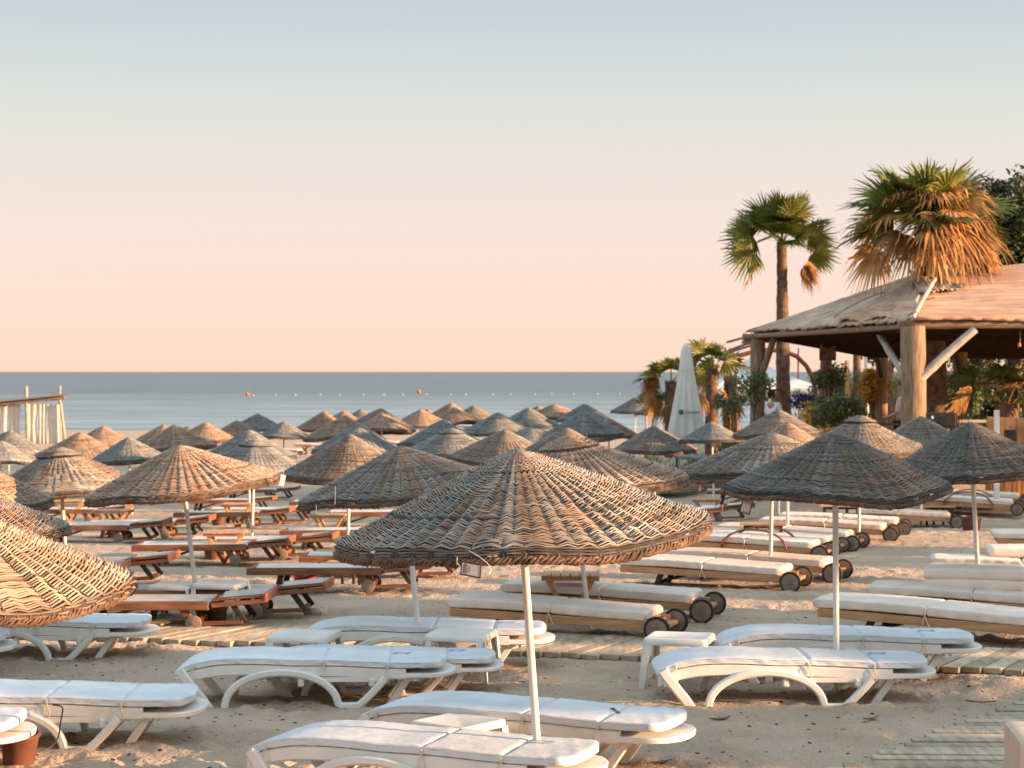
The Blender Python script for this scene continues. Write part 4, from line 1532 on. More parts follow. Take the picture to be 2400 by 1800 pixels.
# ================================================================== small wooden tables
def make_xtable():
    r = thing('folding_table', 'x', 'table')
    mb = MB()
    for k in range(6):
        mb.box((.045 + k * .09, .23, .412), (.082, .46, .018), ch=.003)
    mb.bar((0, .05, .385), (.54, .05, .385), .03, .036); mb.bar((0, .41, .385), (.54, .41, .385), .03, .036)
    mb.build('table_top', M['wood_light'], r)
    for (y_, n_) in ((.085, 0), (.375, 0)):
        for (xa, xb) in ((.06, .30), (.48, .24)):
            mb = MB(); mb.bar((xa, y_ + (.034 if xa > .3 else 0), .37), (xb, y_ + (.034 if xa > .3 else 0), -.03), .03, .042, up=(1, 0, 0)); mb.build('leg', M['wood_light'], r)
    mb = MB(); mb.bar((.20, .10, .14), (.20, .38, .14), .035, .03); mb.build('stretcher', M['wood_light'], r)
    return r
X_PROTO = make_xtable()
XG = 'small folding wooden tables with slanted legs'
def xtable(u, d, label, yaw=-2.5, scale=1.0):
    X = (u - 1200) / FPX * d
    d *= DS; X *= DS
    P = np.array([X, d, sand_z(X, d)])
    return put(X_PROTO, None, P, yaw, label, XG, scale)
xtable(1268, 13.15, 'slatted folding table between two cream mattress loungers, right of the front pole')
for u, d, l in ((216, 21.5, 'folding table with slanted legs beneath the brownish capped parasol'),
                (516, 23.5, 'folding table below the right tip of the sunlit tan parasol, beside a thin white pole'),
                (474, 17.6, 'folding table standing between wooden loungers left of centre'),
                (724, 20.6, 'folding table under the looped string of the grey parasol'),
                (124, 25, 'far folding table left of the leaning pole of the brownish parasol'),
                (1622, 25.5, 'far folding table right of the slanted thin pole on the right')):
    xtable(u, d, l, rnd.uniform(-10, 4), .95)
    

def make_bench():
    r = thing('plank_bench', 'x', 'bench')
    mb = MB()
    for k in range(4):
        mb.box((.34, .05 + k * .10, .40), (.68, .094, .025), ch=.004)
    mb.build('top', M['wood_light'], r)
    for x_ in (.08, .24, .44, .60):
        mb = MB(); mb.bar((x_, .06 if x_ in (.08, .60) else .32, .387), (x_, .06 if x_ in (.08, .60) else .32, -.03), .05, .05, up=(1, 0, 0)); mb.build('leg', M['wood_dark'], r)
    mb = MB(); mb.bar((.08, .19, .36), (.60, .19, .36), .03, .04); mb.build('rail', M['wood_dark'], r)
    return r
N_PROTO = make_bench()
for u, d, l, sc_ in ((1734, 19.2, 'small plank bench with dark legs left of the upright pole', .92), (1921, 22.6, 'small plank bench with dark legs right behind the upright pole', 1.0),
                (2164, 24, 'small bench with thick black legs below the right tip of the dark parasol', .8), (736, 16.8, 'small table with dark legs at the left tip of the largest parasol', .6), (762, 15.5, 'low dark-legged bench under the left rim of the largest parasol', .62)):
    X = (u - 1200) / FPX * d
    d *= DS; X *= DS
    put(N_PROTO, None, np.array([X, d, sand_z(X, d)]), -8, l, 'small plank benches with dark legs', sc_)

# ================================================================== buckets and jars
def pot(name, label, u, v, r1, r0, h_, mat, tilt=0, handle=False):
    P = gpx(u, v); P[2] = sand_z(P[0], P[1]) - .01
    r = thing(name, label, 'bucket', P)
    r.rotation_euler = (R(tilt), R(tilt * .5), 0)
    mb = MB()
    mb.lathe([(r0, 0), (r0 + (r1 - r0) * .9, h_ * .9), (r1 + .008, h_ * .9), (r1 + .008, h_), (r1 - .006, h_), (r0 - .008, .02)], 26)
    mb.build('bucket_body', mat, r)
    if handle:
        mb = MB()
        mb.tube([(r1 * math.cos(a), -.01 - .6 * r1 * math.sin(a), h_ * .93 - .05 * math.sin(a)) for a in np.linspace(0, math.pi, 16)], .004, 5)
        mb.build('bucket_handle', M['plastic'], r)
    return r
pot('bucket', 'pinkish terracotta bucket with wire handle left of the middle white side table', 612, 1584, .125, .10, .22, M['terracotta'], 0, True)
pot('flower_pot', 'brown pot lying under the white lounger at the bottom left corner', 44, 1790, .115, .09, .19, M['bucket_dark'], 8)
pot('bucket', 'dark bucket under the sunlit wooden lounger', 505, 1462, .11, .09, .18, M['bucket_dark'])
pot('bucket', 'dark bucket under the wooden lounger crossed by the leaning pole', 500, 1312, .13, .10, .18, M['bucket_dark'])
pot('bucket', 'dark bucket under the third row wooden lounger on the left', 512, 1232, .13, .10, .18, M['bucket_dark'])
pot('bucket', 'red and yellow bucket lying under a wooden lounger left of the largest parasol', 712, 1372, .13, .10, .17, M['red'], 12)
pot('earthen_jar', 'round earthenware jar at the right end of the flat long cream lounger', 2276, 1244, .17, .13, .24, M['bucket_dark'])
pot('earthen_jar', 'reddish earthen jar below the closed white umbrella', 1575, 1072, .33, .25, .62, M['rust'])

# beige sofa cushion at the bottom right corner
P = gpx(2392, 1912); 
r = thing('floor_cushion', 'beige box cushion cut off at the bottom right corner', 'cushion', (P[0], P[1], sand_z(P[0], P[1])), -6)
mb = MB()
xs = np.concatenate([[0, .01, .03], np.linspace(.08, .62, 12), [.67, .69, .70]])
secs = []
for x in xs:
    e = min(1, min(x, .70 - x) / .03 + .3)
    secs.append([(x, .32 + yy, .215 + zz) for yy, zz in round_rect(.32 * (.96 + .04 * e), .20 * (.93 + .07 * e), .12, 5)])
mb.loft(secs); mb.build('cushion_body', M['canvas_beige'], r, autos=50)
mb = MB()
mb.tube([(.14, -.002, .03), (.14, -.004, .22), (.14, .01, .408)], .004, 5); mb.build('seam', M['canvas_beige'], r)

# ================================================================== leaves, palms, trees
def leaf_cloud(rs, centers, n, size, spread, squash=.8, tone=(.55, 1.25)):
    "n small leaf quads scattered round clump centres"
    C = np.asarray(centers)
    k = rs.randint(0, len(C), n)
    ctone = tone[0] + (tone[1] - tone[0]) * rs.rand(len(C))
    sp = spread if np.ndim(spread) else np.full(len(C), spread)
    off = rs.randn(n, 3)
    off /= np.linalg.norm(off, axis=1)[:, None] + 1e-9
    off *= (rs.rand(n) ** .45)[:, None] * sp[k][:, None]
    off[:, 2] *= squash
    P = C[k] + off
    a = rs.randn(n, 3); a /= np.linalg.norm(a, axis=1)[:, None]
    b_ = rs.randn(n, 3); b_ -= a * (a * b_).sum(1)[:, None]; b_ /= np.linalg.norm(b_, axis=1)[:, None]
    s_ = size * (.6 + .8 * rs.rand(n))[:, None]
    V = np.stack([P - a * s_, P + b_ * s_ * .42, P + a * s_, P - b_ * s_ * .42], 1).reshape(-1, 3)
    Q = np.arange(n * 4).reshape(-1, 4)
    T_ = np.repeat(ctone[k] * (.8 + .4 * rs.rand(n)), 4)
    return V, Q, T_


def fan_leaf(rs, base, az, el, pet, seg, nseg=30, spread=105, droop=.5, width=.040):
    "one fan palm leaf: petiole strip + folded leaflets; returns V, Q, tone"
    d = np.array([math.cos(az) * math.cos(el), math.sin(az) * math.cos(el), math.sin(el)])
    side = np.array([-math.sin(az), math.cos(az), 0])
    V, Q = [], []
    def strip(pts, ws, sd):
        o = len(V)
        for p, w_ in zip(pts, ws):
            V.append(p - sd * w_); V.append(p + sd * w_)
        for i in range(len(pts) - 1):
            Q.append((o + 2 * i, o + 2 * i + 1, o + 2 * i + 3, o + 2 * i + 2))
    pp = []
    for s_ in np.linspace(0, 1, 6):
        p = base + d * pet * s_ - np.array([0, 0, 1]) * droop * .35 * pet * s_ * s_
        pp.append(p)
    strip(pp, [.028, .022, .018, .016, .014, .014], side)
    h_ = pp[-1]
    d2 = unit(pp[-1] - pp[-2])
    roll = R(rs.uniform(-75, 75)) * abs(math.cos(az)) + R(rs.uniform(-25, 25))
    nrm = unit(np.cross(d2, side))
    if nrm[2] < 0: nrm = -nrm
    d2 = unit(d2 - nrm * rs.uniform(.0, .28))
    nrm = unit(np.cross(d2, side))
    if nrm[2] < 0: nrm = -nrm
    side, nrm = side * math.cos(roll) + nrm * math.sin(roll), nrm * math.cos(roll) - side * math.sin(roll)
    for k in range(nseg):
        f = -1 + 2 * k / (nseg - 1)
        a = R(spread) * f
        fold = .30 * abs(f)
        dr = unit(d2 * math.cos(a) + side * math.sin(a) + nrm * fold)
        ln = seg * (1 - .38 * abs(f) ** 2) * (.85 + .3 * rs.rand())
        sd = unit(np.cross(nrm, dr))
        pts = []
        for s_ in (0, .3, .6, .82, 1):
            pts.append(h_ + dr * ln * s_ - np.array([0, 0, 1.]) * droop * ln * s_ ** 2.4 * (.75 + .5 * rs.rand()) + sd * rs.randn() * .012 * s_)
        wd = width * (1 + .1 * rs.randn())
        strip(pts, [wd * .35, wd, wd * .8, wd * .4, wd * .08], unit(sd + nrm * .35 * (1 if k % 2 else -1)))
    n = len(V)
    return np.array(V), np.array(Q), np.full(n, .45 + .85 * rs.rand())


def join(parts):
    V, Q, T_, o = [], [], [], 0
    for v, q_, t_ in parts:
        V.append(v); Q.append(q_ + o); T_.append(t_); o += len(v)
    return np.concatenate(V), np.concatenate(Q), np.concatenate(T_)


def palm(name, label, P, height, r0, r1, green, dead, seed, lean=(0, 0), group=None, skirt=.0):
    "green/dead: lists of (azimuth deg or None, elevation deg, petiole, leaflet length, droop)"
    rs = np.random.RandomState(seed)
    root = thing(name, label, 'palm tree', P, group=group)
    zs = np.linspace(-.3, height, 60)
    f = (zs / height).clip(0, 1)
    pts = np.stack([lean[0] * f ** 1.6, lean[1] * f ** 1.6, zs], 1)
    rad = r0 + (r1 - r0) * f ** .7 + .012 * np.abs(np.sin(zs * 16)) + .008 * rs.randn(60)
    mb = MB(); mb.tube(pts, rad, 14)
    mb.build('trunk', M['trunk'], root, autos=80)
    top = np.array([lean[0], lean[1], height])
    def leaves(spec):
        out_ = []
        for (az, el, pet, seg, dr) in spec:
            az = rs.rand() * 360 if az is None else az
            b_ = top + np.array([math.cos(R(az)), math.sin(R(az)), 0]) * r1 * .6 - np.array([0, 0, max(0, -el) / 90 * .5])
            out_.append(fan_leaf(rs, b_, R(az) + .12 * rs.randn(), R(el + 5 * rs.randn()), pet * (.85 + .3 * rs.rand()), seg * (.85 + .3 * rs.rand()), droop=dr, spread=85 + 30 * rs.rand()))
        return join(out_)
    V, Q, T_ = leaves(green)
    link('crown', quads_mesh('crown', V, Q, M['leaf'], T_), root)
    if dead:
        V, Q, T_ = leaves(dead)
        link('dead_fronds', quads_mesh('dead_fronds', V, Q, M['leaf_dead'], T_), root)
    return root


def at(u, v, d, z=None):
    p = px(u, v, d)
    if z is not None: p[2] = z
    return p


# --- the single tall palm behind the hut's left end
d = 38.5
P = at(1836, 900, d, .25)
top_z_ = at(1832, 568, d)[2]
g_ = [(az, el, .80, .84, .14) for az, el in ((0, 60), (80, 84), (175, 62), (183, 36), (5, 34), (120, 52), (260, 62), (300, 48), (176, 10), (356, 8), (192, 24), (330, 66), (181, -14), (2, -18), (225, 30), (270, 24), (262, 44), (285, 6), (100, 20))] + [(az, el, .42, .84, .14) for az, el in ((270, 40), (235, 52), (305, 50), (265, 8), (200, 44), (345, 44), (60, 40))]
de_ = [(az, el, .60, .55, .5) for az, el in ((186, -34), (4, -30), (350, -44))]
palm('palm_tree', 'single tall fan palm with slim trunk behind the left end of the hut roof', P, top_z_ - .25, .25, .12, g_, de_, 21, lean=(-.05, 0))
# --- the broad palm growing through the roof
d = 31.2
P = at(2192, 900, d, .25)
g2 = [(az, el, .9, .92, .2) for az, el in ((90, 82), (0, 62), (170, 64), (178, 42), (190, 28), (172, 8), (205, 58), (260, 72), (240, 40), (185, -6), (210, 14), (300, 58), (330, 26), (280, 18), (0, 8), (250, 0))] + [(az, el, .40, .95, .18) for az, el in ((270, 52), (235, 60), (305, 44), (265, 22), (205, 44), (340, 40), (285, 70), (60, 50))]
d2_ = [(az, el, .85, .85, .6) for az, el in ((0, 40), (345, 25), (10, 12), (0, -6), (330, 48), (300, 30), (315, 8), (285, 14), (270, 34), (260, 2), (240, 12), (225, -8), (195, -12), (180, 16), (200, 26), (350, 55), (20, 30), (305, -14), (340, -12), (275, -14), (30, 50), (312, 62), (15, -16), (250, -18), (270, 60), (250, 72), (290, 74), (200, 50), (340, 66), (275, 46))]
palm('palm_tree', 'broad shaggy fan palm with orange dead fronds rising out of the hut roof', P, at(2188, 528, d)[2] - .25, .34, .24, g2, d2_, 5, lean=(-.22, 0))
# --- small palms left of the hut
for (u, v0, d, hh, seed, lab) in ((1668, 862, 40, None, 31, 'short fan palm with two old leaves hanging, right of the closed white umbrella'),
                                (1710, 880, 41, None, 32, 'short fan palm trunk with drooping brown skirt, nearer to the hut'),
                                (1572, 893, 42, None, 33, 'short fan palm with wind blown dry fronds, left of the closed white umbrella')):
    P = at(u, v0, d, .28)
    hz = at(u, v0, d)[2] - .28
    gg = [(az, el, .45, .62, .3) for az, el in ((80, 75), (0, 55), (180, 60), (30, 35), (150, 30), (270, 60), (200, 20), (340, 15), (300, 40))]
    dd = [(az, el, .4, .5, .7) for az, el in ((170, 40), (185, 20), (160, 5), (0, -30), (200, -40), (270, -50))] if seed != 31 else [(0, -50, .4, .5, .8), (190, -55, .4, .5, .8)]
    palm('palm_tree', lab, P, hz, .19, .16, gg if seed != 32 else gg[3:7], dd, seed, group='short palms between the hut and the sea')


def tree(name, label, P, height, crown_c, crown_r, n, size, mat, seed, nclump=60, cat='tree', trunk_r=.2, spread=.5, limbs=6, group=None):
    rs = np.random.RandomState(seed)
    root = thing(name, label, cat, P, group=group)
    mb = MB()
    C = np.array(crown_c, float); Rr = np.array(crown_r, float)
    mb.tube([(0, 0, -.2), (C[0] * .3, C[1] * .3, C[2] * .5), (C[0], C[1], C[2])], [trunk_r, trunk_r * .75, trunk_r * .4], 9)
    pts = rs.randn(nclump, 3); pts /= np.linalg.norm(pts, axis=1)[:, None]
    pts *= (rs.rand(nclump) ** .4)[:, None]
    cl = C + pts * Rr
    for k in range(limbs):
        e = cl[k]
        mb.tube([(C[0] * .3, C[1] * .3, C[2] * .55), (C * .6 + e * .4) - np.array([0, 0, .1]), e], [trunk_r * .45, trunk_r * .3, .02], 6)
    mb.build('trunk', M['bark'], root, autos=80)
    V, Q, T_ = leaf_cloud(rs, cl, n, size, spread * (.6 + .8 * rs.rand(nclump)))
    link('crown', quads_mesh('crown', V, Q, mat, T_), root)
    return root


# dark trees behind the hut
P = at(2378, 900, 46, .2)
tree('evergreen_tree', 'dark bushy evergreen towering behind the hut at the right edge', P, 8, (0, 0, 5.6), (1.75, 2.2, 2.9), 34000, .10, M['foliage'], 41, 170, trunk_r=.3, spread=.62)
P = at(2085, 900, 47, .2)
tree('evergreen_tree', 'dark bush-topped evergreen just left of the shaggy palm, behind the roof', P, 5, (0, 0, 3.6), (1.0, 1.2, 1.1), 9000, .09, M['foliage'], 42, 60, trunk_r=.2, spread=.4)
P = at(2290, 900, 48, .2)
tree('evergreen_tree', 'dark evergreen filling the gap between the shaggy palm and the roof ridge', P, 5, (0, 0, 4.3), (1.5, 1.4, 2.3), 14000, .10, M['foliage'], 43, 90, trunk_r=.25, spread=.5)
# low hedge trees seen under the roof on the right
for k, (u, d, w_, h_) in enumerate(((2230, 46, 1.6, 1.0), (2330, 47, 1.6, 1.1), (2450, 46, 1.8, 1.2))):
    P = at(u, 900, d, .25)
    tree('hedge_bush', ('leafy hedge bush seen under the roof behind the right brace', 'leafy hedge bush under the roof, farther right', 'leafy hedge bush at the frame edge under the roof')[k], P, 2, (0, 0, 1.3), (w_, .8, h_), 9000, .07, M['shrub'], 50 + k, 60, cat='bush', trunk_r=.08, spread=.4)


def blades(rs, n, rad, h, wd, lean, curve=.6):
    V, Q, T_ = [], [], []
    for k in range(n):
        a = rs.rand() * 6.28; r_ = rad * math.sqrt(rs.rand())
        b0 = np.array([r_ * math.cos(a), r_ * math.sin(a), -.05])
        az = rs.rand() * 6.28
        dr = np.array([math.cos(az), math.sin(az), 0])
        hh = h * (.55 + .6 * rs.rand()); le = lean * (.3 + rs.rand())
        sd = np.array([-dr[1], dr[0], 0]) * wd
        o = len(V)
        for s_, w_ in ((0, .8), (.4, 1), (.75, .7), (1, .08)):
            p = b0 + np.array([0, 0, hh * (s_ - .25 * curve * s_ ** 3)]) + dr * le * hh * s_ ** 2
            V.append(p - sd * w_); V.append(p + sd * w_)
        for i in range(3):
            Q.append((o + 2 * i, o + 2 * i + 1, o + 2 * i + 3, o + 2 * i + 2))
        T_.extend([.6 + .7 * rs.rand()] * 8)
    return np.array(V), np.array(Q), np.array(T_)


def tuft(name, label, P, n, rad, h, wd, lean, mat, seed, cat, group=None):
    V, Q, T_ = blades(np.random.RandomState(seed), n, rad, h, wd, lean)
    o = link(name, quads_mesh(name, V, Q, mat, T_))
    o.location = P
    return tag(o, label, cat, group)


# tall reeds behind the hut's left bay
k = 0
for u, d, lab in ((1985, 44, 'tall reed clump behind the hanging wicker sign'), (2030, 45, 'tall reed clump left of the thin pale pole'), (2068, 44, 'tall reed clump right of the thin pale pole'), (2110, 45, 'tall reed clump beside the big wooden post'),
                  (2150, 46, 'tall reed clump just behind the big wooden post')):
    tuft('reed_clump', lab, at(u, 900, d, .2), 420, .75, 2.35, .022, .28, M['reed'], 60 + k, 'reeds', 'tall reeds behind the hut'); k += 1
for u, d, h_, rad, lab in ((1480, 48, 1.0, 1.1, 'grass clump in front of the lone dark parasol by the sea'), (1512, 44, .9, .6, 'grass clump left of the closed white umbrella'), (1600, 37, .9, .5, 'pale grass tuft at the foot of the closed white umbrella'), (1655, 37, .9, .5, 'grass tuft right of the closed white umbrella foot'),
                         (1735, 36, 1.0, .7, 'grass clump between the short palm trunks and the hut'), (1880, 35, 1.0, .6, 'grass clump right of the tall palm trunk'), (1790, 37, .8, .4, 'grass tuft beside the white shirted person'), (2350, 27, .55, .5, 'green grass tuft above the reed screen at the right')):
    P = at(u, 900, d); P[2] = sand_z(P[0], P[1]) + (0 if d > 30 else .72)
    tuft('grass_clump', lab, P, 260, rad, h_, .012, .5, M['grass'], 80 + k, 'grass', 'grass clumps round the hut'); k += 1

# shrubs and flowers
for (u, v0, d, wd, hh, n, mat, lab, cat) in (
    (1768, 905, 35.5, .42, .46, 1500, 'shrub', 'thin leafed shrub in front of the far hut post', 'shrub'),
    (1708, 940, 36, .36, .30, 700, 'shrub', 'sparse shrub left of the far hut post', 'shrub'),
    (1945, 890, 34, .42, .32, 1500, 'shrub', 'round topped shrub below the hanging wicker sign', 'shrub'),
    (1960, 965, 31, .60, .32, 2600, 'shrub', 'dark green shrub behind the pale parasols, right of the tall palm', 'shrub'),
    (1530, 940, 43, .45, .40, 1500, 'shrub', 'small dark shrub at the left side of the closed white umbrella', 'shrub'),
    (2046, 905, 38, .50, .42, 2600, 'bloom', 'orange yellow flowering bush under the roof', 'bush'),
    (1915, 975, 32, .42, .22, 1400, 'bloom', 'low orange flowering bush right of the tall palm trunk', 'bush'),
    (1885, 938, 36, .35, .15, 700, 'violet', 'violet flowers beside the curved wooden arch', 'flowers')):
    P = at(u, 900, d); zc = at(u, v0, d)[2]; P[2] = .27
    tree('shrub', lab, P, 1, (0, 0, max(zc - .27, .3)), (wd, wd * .8, hh), n, .05, M[mat], 100 + k, 26, cat=cat, trunk_r=.03, spread=.22, limbs=9); k += 1

# potted small palm under the right part of the roof
P = at(2360, 900, 29.5, .3)
gg = [(az, el, .7, .6, .45) for az, el in ((90, 70), (0, 50), (180, 50), (30, 25), (150, 25), (270, 55), (210, 20), (330, 20), (60, 45))]
palm('palm_tree', 'squat palm with glowing orange fronds under the right side of the roof', P, 1.35, .22, .24, gg[:5], gg[5:] + [(20, 40, .7, .6, .5), (120, 45, .7, .6, .5), (60, 60, .7, .6, .5)], 71)

# ================================================================== the thatched hut
hut = thing('beach_hut', 'open beach hut with reed mat roof on rough wooden posts', 'hut', at(2140, 900, 28, .3))
HO = np.array(hut.location)
def H(u, v, d): return px(u, v, d) - HO
C_ = H(2136, 748, 28.0)          # front corner of the eaves
T_ = H(1757, 775, 37.0)          # far left tip
K_ = H(2175, 637, 31.5)          # peak of the hip
RC = H(2136, 748, 28.0) + np.array([9.0, 0.5, .0])
RK = H(2412, 618, 31.5); RK = K_ + (RK - K_) * 3.0
BK = K_ + np.array([0.3, 9.0, 0]); BK[2] = 2.52
BR = RK + np.array([0, 9.0, 0]); BR[2] = 2.45


def mat_panel(name, quad, mat, parent, nu=40, nv=24, thick=.05, sagv=.10, rag=.05, seed=0, wav=.025, ridge=None):
    "a thick reed mat stretched over four corners a(0,0) b(1,0) c(1,1) d(0,1)"
    rs = np.random.RandomState(seed)
    a, b_, c, d_ = [np.array(q_, float) for q_ in quad]
    us, vs = np.linspace(0, 1, nu), np.linspace(0, 1, nv)
    U, Vv = np.meshgrid(us, vs)
    Pq = (a * ((1 - U) * (1 - Vv))[..., None] + b_ * (U * (1 - Vv))[..., None] + c * (U * Vv)[..., None] + d_ * ((1 - U) * Vv)[..., None])
    n = unit(np.cross(b_ - a, d_ - a)); n = n if n[2] > 0 else -n
    hgt = -sagv * (4 * U * (1 - U)) * (.4 + .6 * np.sin(np.pi * Vv)) + wav * (np.sin(U * 14 + seed) * np.cos(Vv * 5 + seed) + 1.4 * vnoise(U * 7 + seed, Vv * 5))
    if ridge == 0: hgt = hgt + .014 * rs.randn(nu)[None, :] + .006 * rs.randn(nv, nu)
    if ridge == 1: hgt = hgt + .014 * rs.randn(nv)[:, None] + .005 * rs.randn(nv, nu)
    Pq = Pq + n * hgt[..., None]
    # ragged lower edge (v = 0)
    ve = unit(a - d_)
    Pq[0] += ve * (rag * rs.rand(nu))[:, None]
    Ln, Hn = np.linalg.norm(b_ - a), np.linalg.norm(d_ - a)
    uv = np.stack([U * Ln / 3, Vv * Hn / 3], -1)
    me = grid_mesh(name, Pq, nv, nu, mat, uv=uv)
    o = link(name, me, parent)
    md = o.modifiers.new("thickness", 'SOLIDIFY'); md.thickness = thick; md.offset = 0
    return o


mat_panel('roof_mat', (C_, RC, RK, K_), M['reed_roof'], hut, 70, 64, .07, .05, .10, 1, .03, 1)
up = np.array([0, 0, .03])
mat_panel('side_roof_mat', (T_, C_, K_, K_ + (T_ - K_) * .02), M['reed_grey'], hut, 190, 24, .05, .04, .22, 2, .02, 0)
# overlapping loose mats near the hip
mid1 = K_ * .72 + C_ * .28
mat_panel('loose_mat', (C_ * .62 + T_ * .38 + up * 3, C_ + up * 3 + np.array([.15, -.05, .0]), C_ * .72 + K_ * .28 + up * 3, (C_ * .62 + T_ * .38) * .78 + K_ * .22 + up * 3), M['reed_roof'], hut, 40, 26, .03, .02, .10, 3, .04, 1)
mat_panel('loose_mat', (C_ * .55 + K_ * .45 + up * 3, C_ * .42 + K_ * .58 + np.array([.95, .0, .06]), K_ + np.array([.25, 0, .05]), K_ + np.array([-.35, .5, .04])), M['reed_grey'], hut, 70, 14, .03, .0, .14, 4, .04, 0)
mat_panel('back_roof_mat', (BK, BR, RK, K_), M['reed_grey'], hut, 30, 20, .07, .05, .05, 5)
mat_panel('back_roof_mat', (T_, BK, K_, K_ + (T_ - K_) * .02), M['reed_grey'], hut, 30, 20, .07, .03, .05, 6)


ce = [C_ + [.1, .15, -.16], RC + [0, .15, -.16], BR + [0, 0, -.1], BK + [0, 0, -.1]]  # dark sheets added under the roof to make the interior read as shade
mb = MB(); mb.loft([ce, [p_ + [0, 0, -.05] for p_ in ce]]); mb.build('shade_ceiling', M['shade_ceiling'], hut, smooth=False)
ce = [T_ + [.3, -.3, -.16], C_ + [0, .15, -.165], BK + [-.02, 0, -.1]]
mb = MB(); mb.loft([ce, [p_ + [0, 0, -.05] for p_ in ce]]); mb.build('shade_ceiling', M['shade_ceiling'], hut, smooth=False)


def log(name, a, b_, r, mat='log', parent=hut, n=10, bend=.02, seed=0):
    rs = np.random.RandomState(int(abs(a[0] * 977 + b_[2] * 131)) % 9999 + seed)
    a, b_ = np.array(a, float), np.array(b_, float)
    s_ = np.linspace(0, 1, 9)
    w_ = rs.randn(3) * bend
    pts = a + (b_ - a) * s_[:, None] + w_ * np.sin(np.pi * s_)[:, None]
    mb = MB(); mb.tube(pts, r * (1 + .05 * rs.randn(9)), n)
    return mb.build(name, M[mat], parent, autos=60)


fl = .0
log('post', H(2139, 765, 27.9), (H(2136, 900, 27.9) * [1, 1, 0]) + [0, 0, -.3], .245, n=14, bend=.03)
log('post', H(1776, 795, 36.6), (H(1774, 900, 36.6) * [1, 1, 0]) + [0, 0, -.3], .19, n=12)
log('post', H(2070, 800, 38), (H(2070, 900, 38) * [1, 1, 0]) + [0, 0, -.3], .17)
log('post', H(2252, 760, 35), (H(2252, 900, 35) * [1, 1, 0]) + [0, 0, -.3], .17)
log('post', H(2500, 755, 28.4), (H(2500, 900, 28.4) * [1, 1, 0]) + [0, 0, -.3], .22)
log('post', H(1938, 790, 37.5), (H(1938, 900, 37.5) * [1, 1, 0]) + [0, 0, -.3], .16)
log('brace', H(2058, 776, 30.6), H(2130, 890, 27.95), .075, 'pole_grey')
log('brace', H(2156, 890, 27.8), H(2285, 772, 27.9), .085, 'pole_grey')
log('brace', H(1816, 786, 36.2), H(1784, 880, 36.5), .085)
log('brace', H(2048, 800, 37.6), H(2070, 900, 37.9), .06, 'wood_dark')
log('brace', H(2235, 800, 34.6), H(2252, 880, 34.9), .06, 'wood_dark')
log('eave_beam', H(2105, 760, 28.1), H(2138, 760, 28.0) + np.array([6.0, .3, 0]), .085, 'log_x', n=9)
log('eave_beam', H(2140, 764, 28.1), H(1760, 788, 36.9), .065, 'log_x')
log('eave_beam', H(1742, 790, 36.6), H(1850, 792, 36.8), .10, 'log_x')
log('rafter', K_ + [0, 0, -.12], C_ + [0, 0, -.10], .08)
log('rafter', K_ + [0, 0, -.14], T_ + [0.3, -.2, -.06], .08)
log('ridge_beam', K_ + [0, 0, -.14], RK + [0, 0, -.14], .09, 'log_x')
for f in (.25, .5, .75):
    log('rafter', K_ * (1 - f) + RK * f + [0, 0, -.1], C_ * (1 - f) + RC * f + [0, 0, -.1], .06)
    log('rafter', K_ + [0, 0, -.14], C_ * (1 - f) + T_ * f + [0, 0, -.09], .055)
# sticks poking out past the left tip
for (a, b_) in (((1704, 802, 38), (1790, 776, 36.6)), ((1740, 803, 37.6), (1800, 785, 36.5)), ((1696, 830, 38.2), (1790, 800, 36.4)), ((1706, 823, 38.2), (1800, 794, 36.5))):
    log('stick', H(*a), H(*b_), .032, n=6)
# batten poles lying on the mats
for (a, b_, r_) in (((1953, 748, 32.2), (2072, 690, 32.0), .022), ((1962, 774, 31.0), (2115, 707, 30.6), .018), ((2085, 730, 29.6), (2190, 704, 29.3), .016), ((2137, 752, 27.9), (2190, 660, 30.3), .05)):
    log('batten', H(*a) + np.array([0, -.10, .05]), H(*b_) + np.array([0, -.10, .06]), r_, 'pole_grey', n=6, bend=.03)
# lamp cord under the eaves
mb = MB(); mb.tube([H(2391, 772, 28.3), H(2391, 800, 28.3)], .008, 4); mb.lathe([(.01, .0), (.03, -.03), (.03, -.08), (.0, -.10)], 10, c=H(2389, 802, 28.3))
mb.build('hanging_bulb', M['bloom'], hut, tone=True)

# reed screen fence at the right edge
rs_ = thing('reed_screen', 'low golden reed screen with a dark square opening at the right edge', 'fence', at(2306, 1000, 26.5, -.05))
RS = np.array(rs_.location)
a0, a1 = px(2308, 1160, 26.5) - RS, px(2312, 976, 26.5) - RS
a0[2] = -.4
b1 = px(2420, 981, 26.4) - RS; b1 = a1 + (b1 - a1) * 2.2; b0 = b1.copy(); b0[2] = -.4
mat_panel('screen_mat', (a0, b0, b1, a1), M['reed_screen'], rs_, 40, 12, .05, 0, .0, 8, .01)
mb = MB(); c = px(2367, 1020, 26.38) - RS; mb.box(c, (.22, .04, .20), ch=.006); mb.build('dark_opening', M['dark_glass'], rs_)
mb = MB(); c2 = c + np.array([0, -.01, -.108]); mb.box(c2, (.25, .03, .02), ch=.003); mb.build('opening_frame', M['wood_dark'], rs_)

# hanging wicker sign
r = thing('hanging_sign', 'brown woven board hanging under the left eaves of the hut', 'sign', at(1940, 830, 35.5))
mb = MB(); mb.box((0, 0, 0), (.42, .03, .32), ch=.008); mb.build('sign_board', M['rim'], r, tone=True)
mb = MB(); mb.tube([(-.16, 0, .15), (-.15, 0, .42)], .008, 5); mb.tube([(.16, 0, .15), (.15, 0, .42)], .008, 5); mb.build('cord', M['cord'], r)

